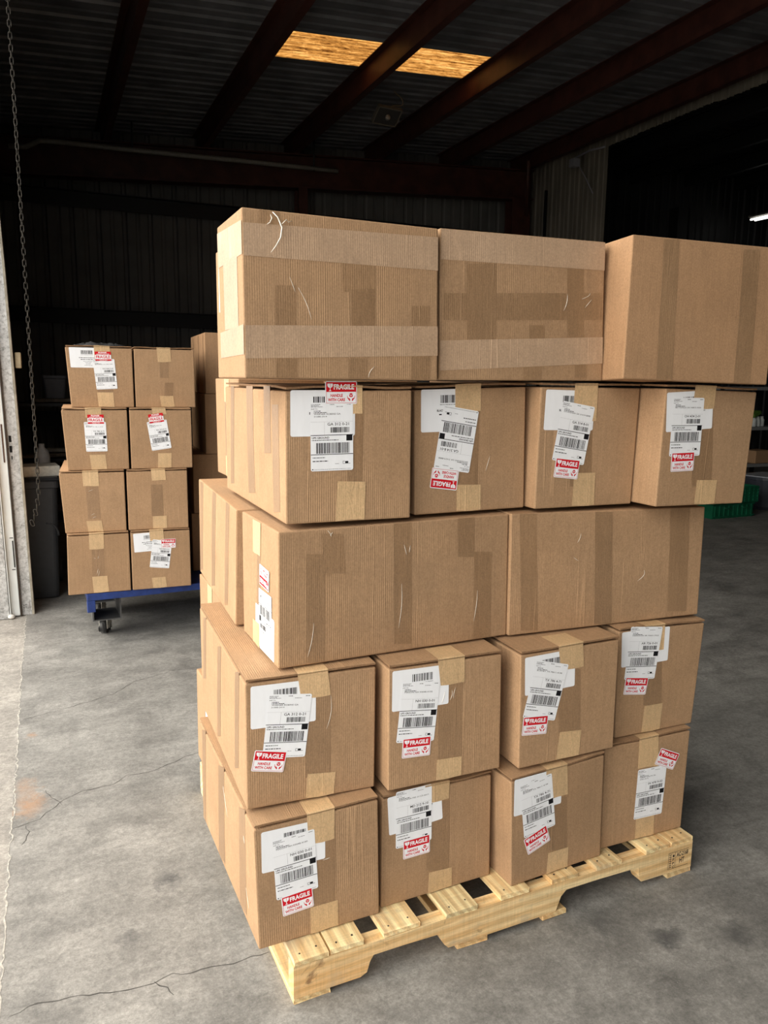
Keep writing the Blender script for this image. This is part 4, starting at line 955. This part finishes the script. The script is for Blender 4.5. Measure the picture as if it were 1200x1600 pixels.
# creases in the clear tape, their glints drawn as thin pale tubes
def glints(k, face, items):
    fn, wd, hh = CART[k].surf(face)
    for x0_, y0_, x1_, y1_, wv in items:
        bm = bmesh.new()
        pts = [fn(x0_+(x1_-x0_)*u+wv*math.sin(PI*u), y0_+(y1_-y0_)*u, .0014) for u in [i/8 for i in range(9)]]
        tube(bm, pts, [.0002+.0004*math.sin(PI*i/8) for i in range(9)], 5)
        finish(bm, 'crease_glint', M_FILM, CART[k].root, True)
glints('C1', 'F', [(.128, .30, .118, .315, .002), (.125, .302, .131, .31, 0), (.325, .24, .318, .265, 0), (.332, .245, .335, .262, 0), (.305, .06, .312, .17, .004), (.07, .02, .085, .10, .003), (.52, .05, .53, .13, .002)])
glints('C2', 'F', [(.20, .24, .21, .265, .002), (.19, .2, .205, .19, 0), (.42, .15, .40, .12, .01)])
glints('B2', 'F', [(.142, .205, .15, .235, .002), (.165, .21, .17, .235, .003), (.175, .212, .18, .24, -.002)])
glints('B1', 'F', [(.19, .17, .20, .25, .006)])
glints('D2', 'F', [(.20, .10, .212, .135, 0)])
glints('E1', 'F', [(.118, .19, .147, .125, .004), (.10, .21, .112, .18, 0), (.28, .005, .295, .03, -.004)])
glints('E2', 'F', [(.345, .17, .355, .21, .004), (.40, .20, .425, .215, .006), (.41, .18, .43, .20, 0)])
glints('A1', 'L', [(.51, .10, .53, .055, 0), (.505, .235, .515, .22, 0), (.30, .255, .34, .19, 0)])
glints('A1', 'F', [(.16, .185, .178, .187, .003)])

# ------------------------------------------------------------------ cart with its boxes
CA = math.radians(26); CX = Vector((math.cos(CA), math.sin(CA), 0)); CY = Vector((-math.sin(CA), math.cos(CA), 0)); CO = Vector((-1.552, 3.93, 0))
M_BLUE = plain('blue_painted_steel', (.018, .045, .20, 1), .4, 0, .5, var=.25, scale=25)
M_GUN = plain('grey_steel', (.12, .12, .12, 1), .45, .3)
M_ZINC = plain('zinc_plate', (.42, .40, .35, 1), .4, .5); M_TYRE = plain('grey_rubber', (.075, .075, .075, 1), .7)
cart = empty('platform_cart', CO, CA, 'blue platform cart on casters carrying the boxes at the left', 'cart')
bm = bmesh.new(); box(bm, 0, 1.25, 0, .025, .248, .286, .003); box(bm, 0, 1.25, .675, .70, .248, .286, .003); box(bm, 0, .025, .025, .675, .248, .286, .003); box(bm, 1.225, 1.25, .025, .675, .248, .286, .003); box(bm, .025, 1.225, .025, .675, .272, .284)
finish(bm, 'deck', M_BLUE, cart)
bm = bmesh.new(); box(bm, -.001, .040, -.001, .035, .185, .2478, .003); finish(bm, 'stake_pocket', M_BLUE, cart)
bm = bmesh.new(); box(bm, 1.21, 1.251, -.001, .035, .185, .2478, .003); finish(bm, 'stake_pocket', M_BLUE, cart)
for cx, cy in ((.105, .215), (1.10, .215), (.115, .58), (1.10, .58)):
    bm = bmesh.new(); s_ = .075
    box(bm, cx-s_, cx-s_+.008, cy-.12, cy+.1, .112, .2478); box(bm, cx+s_-.006, cx+s_, cy-.12, cy+.1, .112, .2478); box(bm, cx-s_, cx+s_, cy-.12, cy+.1, .106, .112)
    cs = finish(bm, 'caster_bracket', M_GUN, cart)
    rz = Matrix.Translation((cx, cy, 0)) @ Matrix.Rotation(math.radians(-38), 4, 'Z')
    bm = bmesh.new(); box(bm, -.04, .04, -.035, .035, .100, .1058, mat=rz)
    for sx in (-1, 1):
        box(bm, sx*.024-.002, sx*.024+.002, -.022, .022, .03, .092, mat=rz)
    r_ = bmesh.ops.create_cone(bm, cap_ends=True, segments=18, radius1=.032, radius2=.030, depth=.010)['verts']
    for v in r_: v.co = rz @ (v.co+Vector((0, 0, .0955)))
    finish(bm, 'swivel_fork', M_ZINC, cart)
    bm = bmesh.new(); r_ = bmesh.ops.create_cone(bm, cap_ends=True, segments=28, radius1=.041, radius2=.041, depth=.030)['verts']
    RY = Matrix.Rotation(PI/2, 4, 'Y')
    for v in r_: v.co = rz @ (RY @ v.co+Vector((0, .0, .0412)))
    es = [e for e in bm.edges if len(e.link_faces) == 2 and e.calc_face_angle(0) > 1]
    bmesh.ops.bevel(bm, geom=es, offset=.006, segments=3, affect='EDGES')
    wheel = finish(bm, 'wheel', M_TYRE, cart, True)
    bm = bmesh.new(); r_ = bmesh.ops.create_cone(bm, cap_ends=True, segments=12, radius1=.012, radius2=.012, depth=.056)['verts']
    for v in r_: v.co = rz @ (RY @ v.co+Vector((0, .0, .0412)))
    finish(bm, 'hub', M_ZINC, wheel)

YG = math.radians(21.1)
def rect8(x, y, yaw, wd, dp, z0, z1):
    u = Vector((math.cos(yaw), math.sin(yaw), 0)); v = Vector((-math.sin(yaw), math.cos(yaw), 0)); o = Vector((x, y, 0))
    lo = [o, o+u*wd, o+u*wd+v*dp, o+v*dp]; Z = Vector((0, 0, 1))
    return [lo[0]+Z*z0, lo[1]+Z*z0, lo[1]+Z*z1, lo[0]+Z*z1, lo[3]+Z*z0, lo[2]+Z*z0, lo[2]+Z*z1, lo[3]+Z*z1]
ZG = [.2875, .611, .935, 1.255, 1.571]
GG = {  # x, y, yaw deviation, width, row, left/right, label
 'G41': (-1.633, 3.903, .8, .307, 0, 'cardboard box without labels at the bottom left of the cart load'),
 'G42': (-1.339, 4.019, .4, .306, 0, 'bottom right cardboard box on the cart, with white labels and red sticker'),
 'G31': (-1.650, 3.926, -1.325, .306, 1, 'unlabelled cardboard box in the left column on the cart, second row up'),
 'G32': (-1.352, 4.034, -1.689, .309, 1, 'unlabelled cardboard box on the cart, second row up, right column'),
 'G21': (-1.628, 3.946, .319, .306, 2, 'cardboard box on the cart, third row up, with straight label and red sticker'),
 'G22': (-1.332, 4.060, -1.35, .314, 2, 'cardboard box on the cart, third row up, with its label tilted'),
 'G11': (-1.620, 4.017, -.024, .314, 3, 'top left cardboard box on the cart with a wide white label and red sticker'),
 'G12': (-1.319, 4.134, .03, .308, 3, 'top cardboard box on the cart with tape patches but no label'),
}
LEANX = {'G41': (-.004, .004), 'G31': (.006, -.010), 'G21': (.006, -.010), 'G11': (.006, -.010), 'G12': (.0, .0), 'G22': (0, 0), 'G32': (0, 0), 'G42': (0, 0)}
for i, (k, (x, y, dv, wd, row, lab)) in enumerate(GG.items()):
    P = rect8(x, y, YG+math.radians(dv), wd, .58, ZG[row]+.0006, ZG[row+1]-.0006)
    u = (P[1]-P[0]).normalized(); lb, ltp = LEANX[k]
    for a in (0, 4): P[a] += u*lb
    for a in (3, 7): P[a] += u*ltp
    CART[k] = Carton(P, 'cardboard_box', lab, 'boxes on the blue cart, front columns', True, 200+i)
def kraft(k, cx, y0, y1, wd=.074, dx=0): CART[k].quad('F', 'kraft', (cx-wd/2+dx, y0, cx+wd/2+dx, y0, cx+wd/2, y1, cx-wd/2, y1))
H = .3205
def clr(k, cx, wd=.05, y0=.07, y1=.24, dx=0): CART[k].quad('F', 'clear', (cx-wd/2+dx, y0, cx+wd/2+dx, y0, cx+wd/2, y1, cx-wd/2, y1))
c = CART['G11']; clr('G11', .17, .075, .07, .12); c.sheet('F', 'prod', .092, .253, 0, 'far', 401); kraft('G11', .167, .240, H); kraft('G11', .168, 0, .077, .078, .003); c.sheet('F', 'ship', .175, .170, 3, 'OH 434 2-01|BETTSVILLE OH 44815-0206|', 402); c.sheet('F', 'please', .170, .262, 1, None, 403)
kraft('G12', .150, .238, H, .070, .004); kraft('G12', .157, 0, .060, .070, .008); clr('G12', .150, .046, .155, .24); clr('G12', .175, .046, .06, .13, -.006)
c = CART['G21']; kraft('G21', .143, .270, H); kraft('G21', .148, 0, .079, .076, .004); c.sheet('F', 'ship', .147, .172, 0, 'TX 786 4-71|BURNET TX 78611-4198|', 404); c.sheet('F', 'please', .152, .262, 0, None, 405)
c = CART['G22']; kraft('G22', .147, .285, H, .070, .004); kraft('G22', .172, 0, .080, .070, -.004); c.sheet('F', 'ship', .146, .176, 8, 'GA 312 0-21|WARNER ROBINS GA|31088-2414', 406); c.sheet('F', 'please', .133, .266, 8, None, 407)
kraft('G31', .142, .243, H); kraft('G31', .142, 0, .060, .074, .006); clr('G31', .145, .06)
kraft('G32', .159, .262, H, .072, .004); kraft('G32', .160, 0, .070, .072); clr('G32', .150, .06)
kraft('G41', .146, .236, H); kraft('G41', .156, 0, .090, .076, .006); clr('G41', .150, .06)
c = CART['G42']; c.sheet('F', 'prod', .090, .258, 2, 'far', 408); kraft('G42', .131, .262, H, .072, .003); kraft('G42', .135, 0, .060, .072, .006); c.sheet('F', 'ship', .151, .188, -8, 'NH 030 0-01|MASON NH 03048-4100|', 409); c.sheet('F', 'stick', .192, .243, 0, None, 410)
glints('G31', 'F', [(.125, .215, .15, .225, 0), (.13, .09, .15, .10, 0), (.135, .075, .155, .083, 0)]); glints('G41', 'F', [(.13, .19, .14, .187, 0), (.15, .185, .153, .20, 0), (.142, .10, .150, .13, 0), (.146, .09, .156, .12, .002)])
# column of boxes behind
A0 = Vector((-1.633, 3.903, 0)); UG = Vector((math.cos(YG), math.sin(YG), 0)); VG = Vector((-math.sin(YG), math.cos(YG), 0))
for i, (u_, v_, wd, row, z0, z1, lab) in enumerate((
    (.775, .33, .31, 3, 1.325, 1.668, 'topmost cardboard box of the column behind the cart load, two tape stripes'),
    (.768, .33, .31, 2, .978, 1.324, 'cardboard box second from the top in the column behind the cart load'),
    (.690, .33, .40, 1, .633, .977, 'cardboard box low in the column behind the cart load, set further left'),
    (.675, .33, .42, 0, .288, .632, 'cardboard box at the bottom of the column behind the cart load'))):
    p = A0+UG*u_+VG*v_
    CART['H%d' % i] = c = Carton(rect8(p.x, p.y, YG, wd, .60, z0+.0006, z1-.0006), 'cardboard_box', lab, 'boxes on the cart, rear column', False, 300+i, M_CARD2)
    if i == 0:
        c.quad('L', 'clear', (.33, .01, .36, .01, .36, z1-z0-.01, .33, z1-z0-.01)); c.quad('L', 'clear', (.52, .01, .55, .01, .55, z1-z0-.01, .52, z1-z0-.01)); c.quad('L', 'clear', (.10, z1-z0-.10, .13, z1-z0-.10, .13, z1-z0-.02, .10, z1-z0-.02))
# crumpled dark film on the top left cart box
t = NT('dark_plastic_film', .25, 0, .6); M_FILMD = t.out((.06, .06, .062, 1))
c = CART['G11']; bm = bmesh.new(); N1, N2 = 26, 14; rr = random.Random(5); gr = []
base = (c.root.location+Vector((0, 0, c.top))); q3 = c.root.location
for j in range(N2+1):
    row = []
    for i in range(N1+1):
        a, b = i/N1, j/N2
        e = min(1, 6*min(a, 1-a, b, 1-b)); z = .0015+.014*e*abs(math.sin(a*7+b*9+math.sin(b*13))*math.cos(b*5-a*3))+.010*e*rr.random()**2
        row.append(bm.verts.new((.03+a*.25+.008*math.sin(b*9), .03+b*.28+.01*math.sin(a*13), z)))
    gr.append(row)
for j in range(N2):
    for i in range(N1): bm.faces.new((gr[j][i], gr[j][i+1], gr[j+1][i+1], gr[j+1][i])).smooth = True
P0 = rect8(-1.620, 4.017, YG, .314, .60, 0, 1)[0]
o = finish(bm, 'plastic_film', M_FILMD, loc=(P0.x, P0.y, 1.5708), rot=(0, 0, YG)); tag(o, 'crumpled dark plastic film lying on the top left cart box', 'film')
so = o.modifiers.new('thickness', 'SOLIDIFY'); so.thickness = .0006; so.offset = 1

# ------------------------------------------------------------------ dark clutter on the left
M_BINP = plain('black_bin_plastic', (.040, .042, .046, 1), .5, 0, .5)
bn = empty('wheeled_bin', bw(-.13, 5.52, 0), BA, 'black wheeled waste bin standing just inside the door guide', 'bin')
bm = bmesh.new()
def loft(bm, secs, close=True, mi=0):
    R = [[bm.verts.new(p) for p in s] for s in secs]
    for a, b in zip(R, R[1:]):
        n = len(a)
        for k in range(n): bm.faces.new((a[k], a[(k+1) % n], b[(k+1) % n], b[k])).material_index = mi
    bm.faces.new(R[0][::-1]); bm.faces.new(R[-1])
def rrect(hx, hy, z, r=.03, cx=0, cy=0, n=4):
    P = []
    for sx, sy, a0 in ((1, 1, 0), (-1, 1, PI/2), (-1, -1, PI), (1, -1, 1.5*PI)):
        for k in range(n+1): a = a0+PI/2*k/n; P.append((cx+sx*(hx-r)+r*math.cos(a), cy+sy*(hy-r)+r*math.sin(a), z))
    return P
loft(bm, [rrect(.155, .24, .01), rrect(.170, .27, .45), rrect(.178, .285, .72), rrect(.190, .295, .725), rrect(.190, .295, .765)])
finish(bm, 'bin_body', M_BINP, bn)
bm = bmesh.new(); loft(bm, [rrect(.185, .30, .766), rrect(.192, .31, .775), rrect(.18, .29, .79)]); finish(bm, 'lid', M_BINP, bn)
bm = bmesh.new(); tube(bm, [(.10+.07*math.sin(a), -.262-.006, .20+.30*math.cos(a*.5)) for a in [i*.22 for i in range(0, 8)]], .008, 6); finish(bm, 'moulded_rib', M_BINP, bn)
for sx in (-1, 1):
    bm = bmesh.new(); tube(bm, [(sx*.150, .25, .1), (sx*.185, .25, .1)], .10, 20); finish(bm, 'wheel', M_TYRE, bn)
o = finish((lambda b: (box(b, -.13, .13, -.10, .10, 0, .065, .004), b)[1])(bmesh.new()), 'foam_block', plain('white_foam', (.90, .87, .76, 1), .8, var=.15, scale=50, bump=.2), loc=bw(-.07, 5.38, .7905), rot=(0, 0, BA+.12)); tag(o, 'white foam block lying on the lid of the black bin', 'foam block')
bm = bmesh.new(); loft(bm, [[(r_*math.cos(2*PI*k/16), r_*math.sin(2*PI*k/16), z) for k in range(16)] for r_, z in ((.045, 0), (.048, .01), (.048, .10), (.040, .14), (.018, .16), (.018, .185))])
o = finish(bm, 'plastic_bottle', plain('milky_plastic', (.55, .55, .54, 1), .4), None, True, bw(-.03, 5.56, .7905)); tag(o, 'milky plastic bottle standing behind the foam block', 'bottle')
# rack with boards behind the bin
rk = empty('metal_rack', bw(.12, 6.3, 0), BA, 'dark metal rack with slanting boards behind the black bin', 'rack')
for x in (-.35, .35):
    for y in (-.2, .2):
        bm = bmesh.new(); box(bm, x-.018, x+.018, y-.018, y+.018, 0, 1.55); finish(bm, 'post', M_DARK, rk)
for z in (.35, .80, 1.2):
    bm = bmesh.new(); box(bm, -.35, .35, -.2, .2, z, z+.02); finish(bm, 'shelf', M_DARK, rk)
M_DULL = plain('dull_plank', (.22, .17, .12, 1), .7, var=.3)
for i, (x, y, z, lx, ly, ang, mt, lab) in enumerate(((-.05, 6.2, .825, .5, .10, .35, M_DULL, 'worn brown plank lying on the middle shelf of the rack'), (.10, 6.18, .86, .42, .09, -.25, M_TRIM, 'pale worn plank lying across another on the rack'), (.05, 6.30, 1.225, .45, .20, .1, M_DULL, 'flat brown board on the top shelf of the rack'))):
    bm = bmesh.new(); box(bm, -lx/2, lx/2, -ly/2, ly/2, 0, .025, .003); o = finish(bm, 'plank', mt, loc=bw(x+.1, y+.05, z), rot=(0, 0, BA+ang)); tag(o, lab, 'plank', 'planks on the rack')
for i, (x, z, s_, lab) in enumerate(((-.02, 1.25, .16, 'dark storage tub on the left of the rack top'), (.24, 1.25, .15, 'dark storage tub on the right of the rack top'))):
    bm = bmesh.new(); loft(bm, [rrect(s_*.42, s_*.5, 0, .02), rrect(s_*.5, s_*.6, .14, .02), rrect(s_*.54, s_*.64, .145, .02), rrect(s_*.54, s_*.64, .165, .02)])
    o = finish(bm, 'storage_tub', plain('dark_tub', (.09, .09, .10, 1), .5), loc=bw(x+.1, 6.30, z+.003), rot=(0, 0, BA)); tag(o, lab, 'tub', 'tubs on the rack')

# ------------------------------------------------------------------ things on the right, in the opening to the next bay
t = NT('green_crate_plastic', .45, 0, .4); tcn = t.n('TexCoord').outputs['Object']
M_GREEN = t.out(t.mix(1.0, (.006, .115, .055, 1), t.rng(t.noise(tcn, 12, 3), .3, .7, .8, 1.2), 'MULTIPLY'))
cr_ = empty('plastic_crate', bw(6.74, 6.24, 0), BA+.02, 'green plastic crate on the floor in the opening to the next bay', 'crate')
bm = bmesh.new(); a_, b_ = .30, .19
for s0 in ((-1, 'y'), (1, 'y')): box(bm, -a_, a_, s0[0]*b_-.004, s0[0]*b_+.004, 0, .155)
for s0 in (-1, 1): box(bm, s0*a_-.004, s0*a_+.004, -b_, b_, 0, .155)
box(bm, -a_, a_, -b_, b_, 0, .008)
for i in range(9): x = -a_+.03+i*.0675; box(bm, x-.006, x+.006, -b_-.014, -b_-.004, .0, .15)
for z in (.02, .145): box(bm, -a_-.01, a_+.01, -b_-.018, -b_-.004, z-.006, z+.006)
finish(bm, 'lower_walls', M_GREEN, cr_)
bm = bmesh.new()
box(bm, -a_-.03, a_+.03, -b_-.03, -b_-.018, .156, .335); box(bm, -a_-.03, a_+.03, b_+.018, b_+.03, .156, .335); box(bm, -a_-.03, -a_-.018, -b_-.03, b_+.03, .156, .335); box(bm, a_+.018, a_+.03, -b_-.03, b_+.03, .156, .335); box(bm, -a_-.03, a_+.03, -b_-.03, b_+.03, .156, .164)
for i in range(11): x = -a_-.02+i*.064; box(bm, x-.005, x+.005, -b_-.038, -b_-.03, .165, .33)
for i in range(5): z = .175+i*.036; box(bm, -a_-.035, a_+.035, -b_-.038, -b_-.03, z-.004, z+.004)
finish(bm, 'upper_walls', M_GREEN, cr_)
for x in (-.12, .14):
    bm = bmesh.new(); tube(bm, [(x-.05, -b_-.03, .125), (x-.03, -b_-.045, .112), (x+.03, -b_-.045, .112), (x+.05, -b_-.03, .125)], .007, 6); finish(bm, 'handle', M_GREEN, cr_)
tb = empty('storage_bin', bw(7.72, 6.42, 0), BA, 'dark round bin with a grey sheet on top beside the green crate', 'bin')
bm = bmesh.new(); loft(bm, [[(r_*math.cos(2*PI*k/28), r_*math.sin(2*PI*k/28), z) for k in range(28)] for r_, z in ((.27, 0), (.30, .04), (.33, .34), (.345, .345), (.345, .375))]); finish(bm, 'bin_body', plain('dark_bin', (.05, .055, .07, 1), .4), tb)
o = finish((lambda b: (box(b, -.26, .26, -.24, .24, 0, .012, .002), b)[1])(bmesh.new()), 'grey_sheet', plain('grey_board', (.42, .45, .50, 1), .5), loc=bw(7.68, 6.40, .3755), rot=(0, 0, BA+.2)); tag(o, 'flat grey sheet lying on the dark round bin', 'sheet')
sr = empty('storage_shelf', bw(8.05, 7.25, 0), BA, 'dark metal shelf unit behind the round bin at the right edge', 'shelf')
for x in (-.55, .55):
    for y in (-.22, .22):
        bm = bmesh.new(); box(bm, x-.02, x+.02, y-.02, y+.02, 0, 1.9); finish(bm, 'post', M_DARK, sr)
for z in (.40, .86, 1.35, 1.85):
    bm = bmesh.new(); box(bm, -.55, .55, -.24, .24, z, z+.04); finish(bm, 'shelf_board', plain('grey_shelf', (.22, .22, .22, 1), .5), sr)
def thing(name, dims, mat, x, y, z, rz, lab, cat, grp=None, tilt=0):
    bm = bmesh.new(); box(bm, -dims[0]/2, dims[0]/2, -dims[1]/2, dims[1]/2, 0, dims[2], min(dims)*.06)
    o = finish(bm, name, mat, loc=bw(x, y, z), rot=(0, tilt, BA+rz)); return tag(o, lab, cat, grp)
M_WH = plain('white_carton', (.60, .62, .60, 1), .5); M_GB = plain('green_box_print', (.10, .20, .03, 1), .5)
for i, x in enumerate((8.10, 8.19, 8.28)):
    lab = ('leftmost', 'middle', 'rightmost')[i]+' of the three small white bottles on the metal shelf'
    bm = bmesh.new(); loft(bm, [[(r_*math.cos(2*PI*k/14), r_*math.sin(2*PI*k/14), z) for k in range(14)] for r_, z in ((.030, 0), (.034, .01), (.034, .085), (.022, .10), (.022, .125))])
    o = finish(bm, 'small_bottle', M_WH, None, True, bw(x, 7.07+.02*i, .9008)); tag(o, lab, 'bottle', 'small bottles on the metal shelf')
thing('green_box', (.15, .10, .045), M_GB, 8.14, 7.10, 1.035, .2, 'green printed box lying tilted on the white bottles on the shelf', 'box', tilt=-.3)
thing('small_carton', (.30, .22, .16), M_CARD2, 8.28, 7.14, .4408, .05, 'low brown carton on the lower board of the metal shelf', 'box')
